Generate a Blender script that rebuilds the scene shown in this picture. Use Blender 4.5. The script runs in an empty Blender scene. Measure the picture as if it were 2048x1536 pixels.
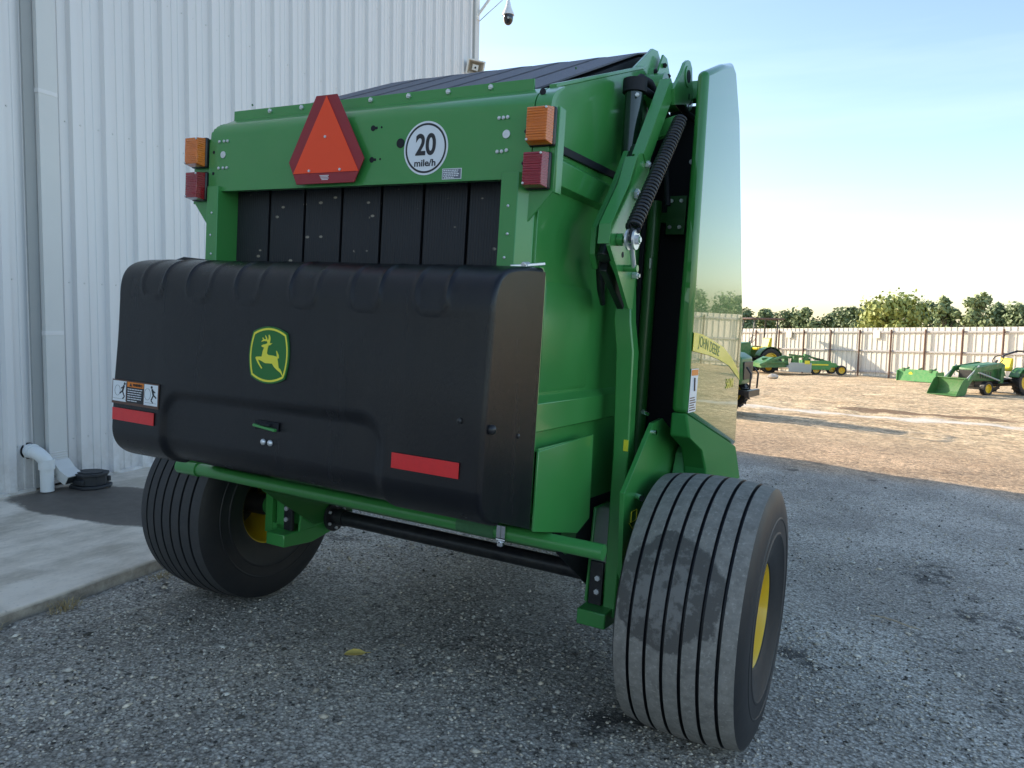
import bpy, bmesh, math, random
import numpy as np
from mathutils import Vector, Matrix
R = math.radians
rnd = random.Random(7)
sc = bpy.context.scene
COL = sc.collection

# ------------------------------------------------------------------ camera
cam_d = bpy.data.cameras.new('camera')
cam_d.sensor_width = 36.0
cam_d.lens = 26.755
cam_d.clip_end = 3000
cam = bpy.data.objects.new('camera', cam_d)
COL.objects.link(cam)
fw = Vector((-0.46746983, 0.87997084, -0.08439948))
rw = Vector((0.88209566, 0.47060541, 0.02092353))
uw = Vector((-0.05813095, 0.06466729, 0.99621229))
CW = Vector((2.16241, -3.24184, 1.71998))
cam.matrix_world = Matrix(((rw.x, uw.x, -fw.x, CW.x), (rw.y, uw.y, -fw.y, CW.y), (rw.z, uw.z, -fw.z, CW.z), (0, 0, 0, 1)))
sc.camera = cam

# ------------------------------------------------------------------ sky, sun, exposure
SUN_AZ, SUN_EL = -81.0, 23.0           # degrees clockwise from +Y, degrees above the horizon
wd = bpy.data.worlds.new("World")
sc.world = wd
wd.use_nodes = True
nt = wd.node_tree
sky = nt.nodes.new('ShaderNodeTexSky')
sky.sky_type = 'NISHITA'
sky.sun_disc = False
sky.sun_elevation = R(SUN_EL)
sky.sun_rotation = R(SUN_AZ)
sky.air_density = 1.0
sky.dust_density = 0.8
sky.ozone_density = 1.1
wtc = nt.nodes.new('ShaderNodeTexCoord')
wmp = nt.nodes.new('ShaderNodeMapping')
wmp.inputs['Rotation'].default_value = (0, R(4), R(-20))
wmp.inputs['Scale'].default_value = (1.2, 1.2, 11)
wno = nt.nodes.new('ShaderNodeTexNoise')
wno.inputs['Scale'].default_value = 1.5
wno.inputs['Detail'].default_value = 7
wno.inputs['Roughness'].default_value = .55
wmr = nt.nodes.new('ShaderNodeMapRange')
wmr.inputs[1].default_value = .48
wmr.inputs[2].default_value = .78
wmr.inputs[4].default_value = .10
wmx = nt.nodes.new('ShaderNodeMix')
wmx.data_type = 'RGBA'
wmx.inputs[7].default_value = (5.6, 6.0, 6.4, 1)
nt.links.new(wtc.outputs['Generated'], wmp.inputs[0])
nt.links.new(wmp.outputs[0], wno.inputs['Vector'])
nt.links.new(wno.outputs['Fac'], wmr.inputs[0])
nt.links.new(wmr.outputs[0], wmx.inputs[0])
nt.links.new(sky.outputs[0], wmx.inputs[6])
nt.links.new(wmx.outputs[2], nt.nodes['Background'].inputs[0])
nt.nodes['Background'].inputs[1].default_value = 0.15
sl = bpy.data.lights.new('sun', 'SUN')
sl.energy = 4.0
sl.angle = R(0.6)
sl.color = (1.0, 0.87, 0.67)
so = bpy.data.objects.new('sun', sl)
COL.objects.link(so)
sd = Vector((math.sin(R(SUN_AZ)) * math.cos(R(SUN_EL)), math.cos(R(SUN_AZ)) * math.cos(R(SUN_EL)), math.sin(R(SUN_EL))))
so.rotation_euler = sd.to_track_quat('Z', 'Y').to_euler()
so.location = sd * 60
sc.view_settings.view_transform = 'Standard'
sc.view_settings.look = 'None'
sc.view_settings.gamma = 1
sc.view_settings.exposure = 1.06
sc.cycles.use_denoising = True
sc.cycles.max_bounces = 8

# ------------------------------------------------------------------ materials
def mat(name, col, rough=0.5, metal=0.0, coat=0.0, var=0.0, vs=4.0, bump=0.0, bs=60.0, rvar=0.0, dust=0.0, dustcol=(.35, .32, .27), spec=0.5, coatr=0.06, waves=None, ior=1.5, sheenz=False, stretch=None):
    m = bpy.data.materials.new(name)
    m.use_nodes = True
    t = m.node_tree
    N, L = t.nodes, t.links
    b = N['Principled BSDF']
    b.inputs['Base Color'].default_value = (*col, 1)
    b.inputs['Roughness'].default_value = rough
    b.inputs['Metallic'].default_value = metal
    b.inputs['Coat Weight'].default_value = coat
    b.inputs['Coat Roughness'].default_value = coatr
    b.inputs['Specular IOR Level'].default_value = spec
    b.inputs['IOR'].default_value = ior
    tc = N.new('ShaderNodeTexCoord')
    src = tc.outputs['Object']
    if stretch:
        mp = N.new('ShaderNodeMapping')
        mp.inputs['Scale'].default_value = stretch
        L.new(src, mp.inputs[0])
        src = mp.outputs[0]
    if var or rvar or dust:
        n = N.new('ShaderNodeTexNoise')
        n.inputs['Scale'].default_value = vs
        n.inputs['Detail'].default_value = 8
        n.inputs['Roughness'].default_value = .65
        L.new(src, n.inputs['Vector'])
        mx = N.new('ShaderNodeMix')
        mx.data_type = 'RGBA'
        mx.inputs[6].default_value = (*[max(0, c * (1 - var)) for c in col], 1)
        mx.inputs[7].default_value = (*[min(1, c * (1 + var)) for c in col], 1)
        L.new(n.outputs['Fac'], mx.inputs[0])
        out = mx.outputs[2]
        if dust:
            n2 = N.new('ShaderNodeTexNoise')
            n2.inputs['Scale'].default_value = vs * 2.3
            n2.inputs['Detail'].default_value = 10
            n2.inputs['Roughness'].default_value = .75
            L.new(src, n2.inputs['Vector'])
            mr = N.new('ShaderNodeMapRange')
            mr.inputs[1].default_value = .42
            mr.inputs[2].default_value = .75
            mr.inputs[4].default_value = dust
            L.new(n2.outputs['Fac'], mr.inputs[0])
            m2 = N.new('ShaderNodeMix')
            m2.data_type = 'RGBA'
            L.new(mr.outputs[0], m2.inputs[0])
            L.new(out, m2.inputs[6])
            m2.inputs[7].default_value = (*dustcol, 1)
            out = m2.outputs[2]
        L.new(out, b.inputs['Base Color'])
        if rvar:
            mr2 = N.new('ShaderNodeMapRange')
            mr2.inputs[3].default_value = max(.02, rough - rvar)
            mr2.inputs[4].default_value = min(1, rough + rvar)
            L.new(n.outputs['Fac'], mr2.inputs[0])
            L.new(mr2.outputs[0], b.inputs['Roughness'])
    if bump:
        n3 = N.new('ShaderNodeTexNoise')
        n3.inputs['Scale'].default_value = bs
        n3.inputs['Detail'].default_value = 4
        L.new(src, n3.inputs['Vector'])
        bp = N.new('ShaderNodeBump')
        bp.inputs['Strength'].default_value = bump
        bp.inputs['Distance'].default_value = .004
        L.new(n3.outputs['Fac'], bp.inputs['Height'])
        L.new(bp.outputs[0], b.inputs['Normal'])
    if waves:
        wv = N.new('ShaderNodeTexWave')
        wv.wave_type = 'BANDS'
        wv.bands_direction = waves[0]
        wv.inputs['Scale'].default_value = waves[1]
        L.new(tc.outputs['Object'], wv.inputs['Vector'])
        bp = N.new('ShaderNodeBump')
        bp.inputs['Strength'].default_value = waves[2]
        bp.inputs['Distance'].default_value = .003
        L.new(wv.outputs['Fac'], bp.inputs['Height'])
        L.new(bp.outputs[0], b.inputs['Normal'])
    return m

M = {}
GREEN = (.047, .265, .058)
M['green'] = mat('green_paint', GREEN, .33, coat=.5, coatr=.10, var=.10, vs=2.5, rvar=.08, dust=.10, dustcol=(.16, .22, .12), bump=.04, bs=160)
M['greendark'] = mat('green_paint_shaft', (.020, .13, .024), .42, coat=.2, var=.15, vs=4, dust=.12, dustcol=(.12, .14, .08))
M['greengloss'] = mat('green_shield_paint', (.030, .20, .036), .16, coat=1.0, coatr=.012, var=.05, vs=1.2, ior=1.5, spec=.2, bump=.012, bs=3.0, dust=.05, dustcol=(.15, .2, .1))
M['greenmatt'] = mat('green_flare_paint', (.030, .19, .042), .6, spec=.12, var=.12, vs=3)
M['grip'] = mat('green_grip_tape', (.06, .17, .075), .9, bump=1.0, bs=260, var=.25, vs=90)
M['black'] = mat('black_moulded_plastic', (.0045, .005, .0075), .25, spec=.40, var=.25, vs=6, rvar=.09, bump=.30, bs=420, dust=.22, dustcol=(.032, .031, .033), stretch=(1.6, 1.6, .16))
M['blackmetal'] = mat('black_metal', (.012, .013, .016), .35, var=.2, vs=8, dust=.08)
M['void'] = mat('black_rubber_and_voids', (.006, .007, .011), .7)  # black rubber, also the painted dark of holes, gaps and chamber
M['cylblack'] = mat('cylinder_paint', (.008, .022, .014), .18, coat=.6)
M['chrome'] = mat('chrome', (.8, .8, .82), .12, metal=1)
M['zinc'] = mat('zinc_bolt', (.72, .73, .74), .32, metal=.6, var=.15, vs=60)
M['white'] = mat('white_vinyl', (.80, .82, .84), .4, var=.03, vs=9)
M['ink'] = mat('black_print', (.02, .02, .024), .5)
M['greyprint'] = mat('grey_print', (.16, .17, .20), .5)
M['fluo'] = mat('fluorescent_orange', (1.0, .075, .016), .55, var=.04, vs=10, bump=.15, bs=500)
M['retro'] = mat('retro_red', (.30, .012, .022), .4, var=.12, vs=30, waves=('X', 70, .25))
M['reflector'] = mat('reflector_tape', (.72, .016, .018), .35, coat=.3, var=.12, vs=40, bump=.2, bs=700)
M['amber'] = mat('amber_lens', (.85, .19, .010), .14, coat=.8, var=.3, vs=14, waves=('Z', 32, .8))
M['redlens'] = mat('red_lens', (.32, .010, .022), .14, coat=.8, var=.35, vs=14, waves=('Z', 32, .8))
M['yellow'] = mat('yellow_paint', (.80, .53, .02), .32, coat=.4, var=.08, vs=6, dust=.06)
M['decalyellow'] = mat('yellow_vinyl', (.82, .72, .04), .3, coat=.4)
M['emblemyellow'] = mat('emblem_yellow', (.86, .76, .06), .35)
M['emblemgreen'] = mat('emblem_green', (.018, .15, .024), .35)
M['decalorange'] = mat('orange_vinyl', (.85, .23, .015), .4)
M['decalbrown'] = mat('brown_print', (.12, .06, .04), .5)
M['tyre'] = mat('tyre_rubber', (.011, .012, .015), .5, var=.3, vs=8, rvar=.1, dust=.10, dustcol=(.09, .075, .065), bump=.06, bs=80)
M['treaddark'] = mat('tread_rubber_dark', (.040, .040, .042), .72, var=.3, vs=14, dust=.25, dustcol=(.075, .07, .068), bump=.3, bs=120)  # less dusty left tread, also darkened for the shade under the body
M['wallsteel'] = mat('white_wall_steel', (.76, .74, .725), .38, var=.05, vs=2.2, rvar=.06, dust=.10, dustcol=(.55, .52, .48), bump=.03, bs=25, stretch=(1, 1, .12))
M['trimsteel'] = mat('grey_trim_steel', (.66, .65, .62), .42, var=.05, vs=3)
M['darkstrip'] = mat('dark_grey_strip', (.34, .345, .335), .5, var=.06, vs=3)
M['roofsteel'] = mat('roof_steel', (.45, .46, .47), .4, var=.04)
M['pvc'] = mat('white_pvc', (.80, .81, .80), .35, var=.03, vs=9, dust=.06)
M['drainblack'] = mat('drain_plastic', (.020, .023, .028), .6, var=.3, vs=6, dust=.12, dustcol=(.13, .12, .11))
M['fence'] = mat('fence_steel', (.70, .66, .58), .5, var=.05, vs=.8)
M['rust'] = mat('rusty_post', (.16, .095, .07), .75, var=.3, vs=5)
M['rail'] = mat('galvanised_rail', (.42, .41, .42), .5, var=.1, vs=4)
M['bark'] = mat('bark', (.10, .08, .06), .9, var=.3, vs=4)
M['seat'] = mat('yellow_seat_vinyl', (.82, .60, .02), .45)
M['stone'] = mat('pale_stone', (.55, .50, .44), .9, var=.2, vs=6, bump=.6, bs=8)
M['leafdry'] = mat('dry_leaf', (.60, .46, .12), .8, var=.35, vs=40)
M['straw'] = mat('dry_grass_blade', (.36, .28, .14), .85, var=.3, vs=30)
M['twig'] = mat('twig_wood', (.52, .41, .29), .85, var=.3, vs=40)
M['tractorgreen'] = mat('tractor_green', (.022, .15, .035), .45, coat=.2, var=.2, vs=3, dust=.45, dustcol=(.30, .28, .18))
M['limegreen'] = mat('implement_green', (.055, .29, .075), .55, var=.2, vs=3, dust=.4, dustcol=(.35, .40, .2))
M['bucketgreen'] = mat('worn_bucket_green', (.05, .19, .045), .6, var=.4, vs=5, dust=.5, dustcol=(.22, .22, .13))
M['greysteel'] = mat('grey_sheet', (.42, .45, .43), .5, var=.12, vs=4)
M['speakerwhite'] = mat('beige_plastic', (.78, .76, .71), .5, var=.06, vs=12)
M['speakerin'] = mat('speaker_horn_inside', (.52, .45, .36), .6, var=.2, vs=12)
M['domeblack'] = mat('smoked_dome', (.012, .011, .016), .08, coat=.6)

def leaf_mat(name, col):
    m = mat(name, col, .6, var=.45, vs=.9)
    return m
M['leafA'] = leaf_mat('foliage_bright', (.30, .34, .09))
M['leafB'] = leaf_mat('foliage_dark', (.15, .20, .085))
M['leafC'] = leaf_mat('foliage_mid', (.21, .26, .105))

def belt_mat():
    m = mat('rubber_belt', (.012, .013, .017), .55, var=.2, vs=6)
    t = m.node_tree
    N, L = t.nodes, t.links
    b = N['Principled BSDF']
    tc = N.new('ShaderNodeTexCoord')
    wv = N.new('ShaderNodeTexWave')
    wv.bands_direction = 'X'
    wv.inputs['Scale'].default_value = 26
    wv.inputs['Distortion'].default_value = .3
    L.new(tc.outputs['Object'], wv.inputs['Vector'])
    bp = N.new('ShaderNodeBump')
    bp.inputs['Strength'].default_value = .5
    bp.inputs['Distance'].default_value = .002
    L.new(wv.outputs['Fac'], bp.inputs['Height'])
    L.new(bp.outputs[0], b.inputs['Normal'])
    v = N.new('ShaderNodeTexVoronoi')          # chaff specks stuck to the rubber
    v.inputs['Scale'].default_value = 17
    v.inputs['Randomness'].default_value = 1
    mp = N.new('ShaderNodeMapping')
    mp.inputs['Scale'].default_value = (.8, 1, 1.5)
    L.new(tc.outputs['Object'], mp.inputs[0])
    L.new(mp.outputs[0], v.inputs['Vector'])
    n = N.new('ShaderNodeTexNoise')
    n.inputs['Scale'].default_value = 9
    L.new(tc.outputs['Object'], n.inputs['Vector'])
    mr = N.new('ShaderNodeMapRange')
    mr.inputs[1].default_value = .17
    mr.inputs[2].default_value = .13
    L.new(v.outputs['Distance'], mr.inputs[0])
    mr2 = N.new('ShaderNodeMapRange')
    mr2.inputs[1].default_value = .50
    mr2.inputs[2].default_value = .56
    L.new(n.outputs['Fac'], mr2.inputs[0])
    mu = N.new('ShaderNodeMath')
    mu.operation = 'MULTIPLY'
    L.new(mr.outputs[0], mu.inputs[0])
    L.new(mr2.outputs[0], mu.inputs[1])
    mx = N.new('ShaderNodeMix')
    mx.data_type = 'RGBA'
    L.new(mu.outputs[0], mx.inputs[0])
    old = b.inputs['Base Color'].links[0].from_socket
    L.new(old, mx.inputs[6])
    mx.inputs[7].default_value = (.30, .26, .20, 1)
    L.new(mx.outputs[2], b.inputs['Base Color'])
    return m
M['belt'] = belt_mat()
M['belttop'] = mat('rubber_belt_skylit', (.13, .13, .15), .62, var=.25, vs=30, bump=.8, bs=150)  # same belt rubber, lightened in colour for the sky-lit top run

def tread_mat():
    """Dusty tread with a damp, muddy patch of its own outline (object coordinates of the right wheel's tyre)."""
    m = bpy.data.materials.new('tread_rubber_dusty')
    m.use_nodes = True
    t = m.node_tree
    N, L = t.nodes, t.links
    b = N['Principled BSDF']
    b.inputs['Roughness'].default_value = .85
    tc = N.new('ShaderNodeTexCoord')
    def noise(s, d=8, r=.65):
        n = N.new('ShaderNodeTexNoise')
        n.inputs['Scale'].default_value = s
        n.inputs['Detail'].default_value = d
        n.inputs['Roughness'].default_value = r
        L.new(tc.outputs['Object'], n.inputs['Vector'])
        return n.outputs['Fac']
    def rng(x, a, c, lo=0., hi=1.):
        q = N.new('ShaderNodeMapRange')
        for i, v_ in ((1, a), (2, c), (3, lo), (4, hi)):
            q.inputs[i].default_value = v_
        L.new(x, q.inputs[0])
        return q.outputs[0]
    def mix(f, a, c):
        q = N.new('ShaderNodeMix')
        q.data_type = 'RGBA'
        L.new(f, q.inputs[0])
        for i, v_ in ((6, a), (7, c)):
            if isinstance(v_, tuple):
                q.inputs[i].default_value = (*v_, 1)
            else:
                L.new(v_, q.inputs[i])
        return q.outputs[2]
    def math2(op, a, c):
        q = N.new('ShaderNodeMath')
        q.operation = op
        for i, v_ in ((0, a), (1, c)):
            if isinstance(v_, (int, float)):
                q.inputs[i].default_value = v_
            else:
                L.new(v_, q.inputs[i])
        return q.outputs[0]
    base = mix(rng(noise(24), .34, .68), (.18, .165, .147), (.29, .268, .238))
    base = mix(rng(noise(70, 3), .56, .72, 0, .7), base, (.40, .375, .335))
    sx = N.new('ShaderNodeSeparateXYZ')
    L.new(tc.outputs['Object'], sx.inputs[0])
    dx = math2('MULTIPLY', math2('ADD', sx.outputs[0], .035), 1 / .205)
    dz = math2('MULTIPLY', math2('SUBTRACT', sx.outputs[2], .175), 1 / .205)
    rr = math2('ADD', math2('MULTIPLY', dx, dx), math2('MULTIPLY', dz, dz))
    rr = math2('ADD', rr, math2('MULTIPLY', math2('SUBTRACT', noise(7, 6), .5), 1.9))
    patch = rng(rr, 1.05, .92)
    inner = rng(math2('ADD', rr, math2('MULTIPLY', math2('SUBTRACT', noise(28, 6), .5), 2.6)), .55, .1, 0, .75)
    inpatch = mix(inner, (.10, .092, .083), (.22, .206, .19))
    behind = rng(sx.outputs[1], -.1, -.3)
    col = mix(math2('MULTIPLY', patch, behind), base, inpatch)
    L.new(col, b.inputs['Base Color'])
    bp = N.new('ShaderNodeBump')
    bp.inputs['Strength'].default_value = .5
    bp.inputs['Distance'].default_value = .003
    L.new(noise(110, 4), bp.inputs['Height'])
    L.new(bp.outputs[0], b.inputs['Normal'])
    return m
M['treaddusty'] = tread_mat()

def wall_grime(m):
    t = m.node_tree
    N, L = t.nodes, t.links
    b = N['Principled BSDF']
    old = b.inputs['Base Color'].links[0].from_socket
    g = N.new('ShaderNodeNewGeometry')
    sx = N.new('ShaderNodeSeparateXYZ')
    L.new(g.outputs['Position'], sx.inputs[0])
    n = N.new('ShaderNodeTexNoise')
    n.inputs['Scale'].default_value = 7
    n.inputs['Detail'].default_value = 9
    n.inputs['Roughness'].default_value = .72
    L.new(g.outputs['Position'], n.inputs['Vector'])
    a = N.new('ShaderNodeMapRange')
    a.inputs[1].default_value = .62
    a.inputs[2].default_value = .15
    L.new(sx.outputs[2], a.inputs[0])
    c = N.new('ShaderNodeMapRange')
    c.inputs[1].default_value = .38
    c.inputs[2].default_value = .66
    c.inputs[4].default_value = .55
    L.new(n.outputs['Fac'], c.inputs[0])
    mu = N.new('ShaderNodeMath')
    mu.operation = 'MULTIPLY'
    L.new(a.outputs[0], mu.inputs[0])
    L.new(c.outputs[0], mu.inputs[1])
    mx = N.new('ShaderNodeMix')
    mx.data_type = 'RGBA'
    L.new(mu.outputs[0], mx.inputs[0])
    L.new(old, mx.inputs[6])
    mx.inputs[7].default_value = (.36, .31, .26, 1)
    L.new(mx.outputs[2], b.inputs['Base Color'])
wall_grime(M['wallsteel'])

# ------------------------------------------------------------------ mesh helpers
class MB:
    def __init__(s):
        s.v, s.f, s.m, s.cur = [], [], [], 0
    def add(s, vs, fs):
        o = len(s.v)
        s.v += [tuple(v) for v in vs]
        s.f += [tuple(i + o for i in f) for f in fs]
        s.m += [s.cur] * len(fs)
        return s
    def box(s, x0, x1, y0, y1, z0, z1):
        return s.add([(x0, y0, z0), (x1, y0, z0), (x1, y1, z0), (x0, y1, z0), (x0, y0, z1), (x1, y0, z1), (x1, y1, z1), (x0, y1, z1)],
                     [(0, 3, 2, 1), (4, 5, 6, 7), (0, 1, 5, 4), (1, 2, 6, 5), (2, 3, 7, 6), (3, 0, 4, 7)])
    def prism(s, poly, ax, a, b):
        n = len(poly)
        def P(p, h):
            return (h, p[0], p[1]) if ax == 'x' else (p[0], h, p[1]) if ax == 'y' else (p[0], p[1], h)
        return s.add([P(p, a) for p in poly] + [P(p, b) for p in poly],
                     [tuple(range(n))[::-1], tuple(range(n, 2 * n))] + [(i, (i + 1) % n, n + (i + 1) % n, n + i) for i in range(n)])
    def bar(s, p0, p1, w, h, up=(0, 0, 1)):
        p0, p1 = Vector(p0), Vector(p1)
        d = (p1 - p0).normalized()
        a = d.cross(Vector(up))
        if a.length < 1e-4:
            a = d.cross(Vector((1, 0, 0)))
        a.normalize()
        c = a.cross(d).normalized()
        vs = [p + a * (i * w / 2) + c * (j * h / 2) for p in (p0, p1) for i, j in ((-1, -1), (1, -1), (1, 1), (-1, 1))]
        return s.add(vs, [(0, 3, 2, 1), (4, 5, 6, 7), (0, 1, 5, 4), (1, 2, 6, 5), (2, 3, 7, 6), (3, 0, 4, 7)])
    def cyl(s, p0, p1, r0, r1=None, n=16):
        return s.tube([p0, p1], [r0, r0 if r1 is None else r1], n)
    def tube(s, pts, r, n=10, cap=True):
        pts = [Vector(p) for p in pts]
        k = len(pts)
        rs = r if isinstance(r, (list, tuple)) else [r] * k
        vs, fs, a = [], [], None
        for i, p in enumerate(pts):
            d = (pts[min(i + 1, k - 1)] - pts[max(i - 1, 0)]).normalized()
            if a is None:
                a = d.orthogonal().normalized()
            else:
                a = (a - d * a.dot(d)).normalized()
            c = d.cross(a)
            vs += [p + (a * math.cos(2 * math.pi * j / n) + c * math.sin(2 * math.pi * j / n)) * rs[i] for j in range(n)]
        for i in range(k - 1):
            fs += [(i * n + j, i * n + (j + 1) % n, (i + 1) * n + (j + 1) % n, (i + 1) * n + j) for j in range(n)]
        if cap:
            fs += [tuple(range(n))[::-1], tuple(range((k - 1) * n, k * n))]
        return s.add(vs, fs)
    def lathe(s, prof, c, ax='x', n=48, mats=None):
        """prof: (offset along the axis, radius)"""
        vs, fs = [], []
        for (h, r) in prof:
            for j in range(n):
                ca, sa = math.cos(2 * math.pi * j / n) * r, math.sin(2 * math.pi * j / n) * r
                q = (h, ca, sa) if ax == 'x' else (ca, h, sa) if ax == 'y' else (ca, sa, h)
                vs.append((c[0] + q[0], c[1] + q[1], c[2] + q[2]))
        o = len(s.v)
        s.v += vs
        for i in range(len(prof) - 1):
            for j in range(n):
                s.f.append((o + i * n + j, o + i * n + (j + 1) % n, o + (i + 1) * n + (j + 1) % n, o + (i + 1) * n + j))
                s.m.append(mats[i] if mats else s.cur)
        return s
    def disc(s, c, r, ax='y', n=24, t=.004):
        h = {'x': (t, 0, 0), 'y': (0, t, 0), 'z': (0, 0, t)}[ax]
        return s.cyl(c, tuple(c[i] + h[i] for i in range(3)), r, n=n)
    def hexa(s, c, r, ax, t):
        h = {'x': (t, 0, 0), 'y': (0, t, 0), 'z': (0, 0, t)}[ax]
        e = tuple(c[i] + h[i] for i in range(3))
        e2 = tuple(c[i] + 1.4 * h[i] for i in range(3))
        s.cyl(c, e, r, n=6)
        return s.cyl(c, e2, r * .55, n=10)
    def build(s, name, mats, parent=None, bevel=0, smooth=32, seg=2, recalc=True):
        me = bpy.data.meshes.new(name)
        me.from_pydata(s.v, [], s.f)
        if not isinstance(mats, (list, tuple)):
            mats = [mats]
        for m in mats:
            me.materials.append(M[m] if isinstance(m, str) else m)
        me.polygons.foreach_set('material_index', s.m)
        bm = bmesh.new()
        bm.from_mesh(me)
        if recalc:
            bmesh.ops.recalc_face_normals(bm, faces=bm.faces[:])
        if smooth:
            ca = R(smooth)
            for f in bm.faces:
                f.smooth = True
            for e in bm.edges:
                e.smooth = len(e.link_faces) == 2 and e.calc_face_angle(4) < ca
        bm.to_mesh(me)
        bm.free()
        o = bpy.data.objects.new(name, me)
        COL.objects.link(o)
        if parent:
            o.parent = parent
        if bevel:
            bv = o.modifiers.new('bevel', 'BEVEL')
            bv.width = bevel
            bv.segments = seg
            bv.limit_method = 'ANGLE'
            bv.angle_limit = R(40)
        return o

def tag(o, label=None, cat=None, group=None, kind=None):
    for k, v in (('label', label), ('category', cat), ('group', group), ('kind', kind)):
        if v:
            o[k] = v
    return o
def thing(name, label, cat, loc=(0, 0, 0), rz=0, group=None):
    o = bpy.data.objects.new(name, None)
    o.empty_display_size = .2
    COL.objects.link(o)
    o.location = loc
    o.rotation_euler = (0, 0, rz)
    return tag(o, label, cat, group)
def text_part(name, body, m, parent, size, width, mw, bold=0.0, depth=.0006):
    """flat lettering as a mesh; mw places its local x (reading direction) / y (up) / z (out of the face)"""
    cu = bpy.data.curves.new('lettering_curve', 'FONT')
    cu.body = body
    cu.size = size
    cu.offset = bold
    cu.extrude = depth
    cu.align_x = 'CENTER'
    cu.align_y = 'CENTER'
    tmp = bpy.data.objects.new('lettering_curve', cu)
    COL.objects.link(tmp)
    bpy.context.view_layer.update()
    me = bpy.data.meshes.new_from_object(tmp.evaluated_get(bpy.context.evaluated_depsgraph_get()))
    bpy.data.objects.remove(tmp)
    xs = [v.co.x for v in me.vertices]
    ys = [v.co.y for v in me.vertices]
    w = max(xs) - min(xs)
    cx, cy = (max(xs) + min(xs)) / 2, (max(ys) + min(ys)) / 2
    k = width / w if width else 1
    for v in me.vertices:
        v.co = mw @ Vector(((v.co.x - cx) * k, v.co.y - cy, v.co.z))
    me.materials.clear()
    me.materials.append(M[m])
    o = bpy.data.objects.new(name, me)
    COL.objects.link(o)
    if parent:
        o.parent = parent
    return o
def face_rear(x, y, z):       # face looking to -Y: reading direction +X, up +Z
    return Matrix(((1, 0, 0, x), (0, 0, -1, y), (0, 1, 0, z), (0, 0, 0, 1)))
def face_right(x, y, z):      # face looking to +X: reading direction +Y, up +Z
    return Matrix(((0, 0, 1, x), (1, 0, 0, y), (0, 1, 0, z), (0, 0, 0, 1)))

def smst(a, b, x):
    t = np.clip((x - a) / (b - a), 0, 1)
    return t * t * (3 - 2 * t)
def gz(x, y):
    """height of the yard: a plane falling away from the building, easing off further out"""
    x = np.asarray(x, float)
    y = np.asarray(y, float)
    yy = np.clip(y, -60, 110)
    xx = np.clip(x, -30, 40)
    z = -(.03104 * xx + .02726 * yy) / .99914 + smst(8, 34, y) * .045 * np.clip(x + 5, -10, 18)
    edge = -1.98 - .1012 * (y + .9)
    z = np.where(x < edge + .06, np.minimum(z, .141 - .085), z)
    return z
def G(x, y):
    return float(gz(x, y))

# ------------------------------------------------------------------ ground
def nodes_helper(m):
    t = m.node_tree
    N, L = t.nodes, t.links
    geo = N.new('ShaderNodeNewGeometry')
    pos = geo.outputs['Position']
    class H:
        pass
    h = H()
    h.N, h.L, h.pos = N, L, pos
    def noise(s, d=6, r=.6, vec=None):
        n = N.new('ShaderNodeTexNoise')
        n.inputs['Scale'].default_value = s
        n.inputs['Detail'].default_value = d
        n.inputs['Roughness'].default_value = r
        L.new(vec or pos, n.inputs['Vector'])
        return n.outputs['Fac']
    def vor(s, out='Color', feat='F1', vec=None):
        n = N.new('ShaderNodeTexVoronoi')
        n.inputs['Scale'].default_value = s
        n.feature = feat
        L.new(vec or pos, n.inputs['Vector'])
        return n.outputs[out]
    def rng(x, a, c, lo=0., hi=1., sm=False):
        q = N.new('ShaderNodeMapRange')
        if sm:
            q.interpolation_type = 'SMOOTHSTEP'
        for i, v_ in ((1, a), (2, c), (3, lo), (4, hi)):
            q.inputs[i].default_value = v_
        L.new(x, q.inputs[0])
        return q.outputs[0]
    def mix(f, a, c, mode='MIX'):
        q = N.new('ShaderNodeMix')
        q.data_type = 'RGBA'
        q.blend_type = mode
        if isinstance(f, (int, float)):
            q.inputs[0].default_value = f
        else:
            L.new(f, q.inputs[0])
        for i, v_ in ((6, a), (7, c)):
            if isinstance(v_, tuple):
                q.inputs[i].default_value = (*v_, 1)
            else:
                L.new(v_, q.inputs[i])
        return q.outputs[2]
    def mth(op, a, c=0.):
        q = N.new('ShaderNodeMath')
        q.operation = op
        for i, v_ in ((0, a), (1, c)):
            if isinstance(v_, (int, float)):
                q.inputs[i].default_value = v_
            else:
                L.new(v_, q.inputs[i])
        return q.outputs[0]
    def sep(v=None):
        q = N.new('ShaderNodeSeparateXYZ')
        L.new(v or pos, q.inputs[0])
        return q.outputs
    def ramp(x, pts):
        q = N.new('ShaderNodeValToRGB')
        e = q.color_ramp.elements
        while len(e) < len(pts):
            e.new(.5)
        for i, (p, c) in enumerate(pts):
            e[i].position = p
            e[i].color = (*c, 1)
        L.new(x, q.inputs[0])
        return q.outputs[0]
    def bump(x, strength, dist, prev=None):
        q = N.new('ShaderNodeBump')
        q.inputs['Strength'].default_value = strength
        q.inputs['Distance'].default_value = dist
        L.new(x, q.inputs['Height'])
        if prev:
            L.new(prev, q.inputs['Normal'])
        return q.outputs[0]
    h.noise, h.vor, h.rng, h.mix, h.mth, h.sep, h.ramp, h.bump = noise, vor, rng, mix, mth, sep, ramp, bump
    return h

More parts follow.
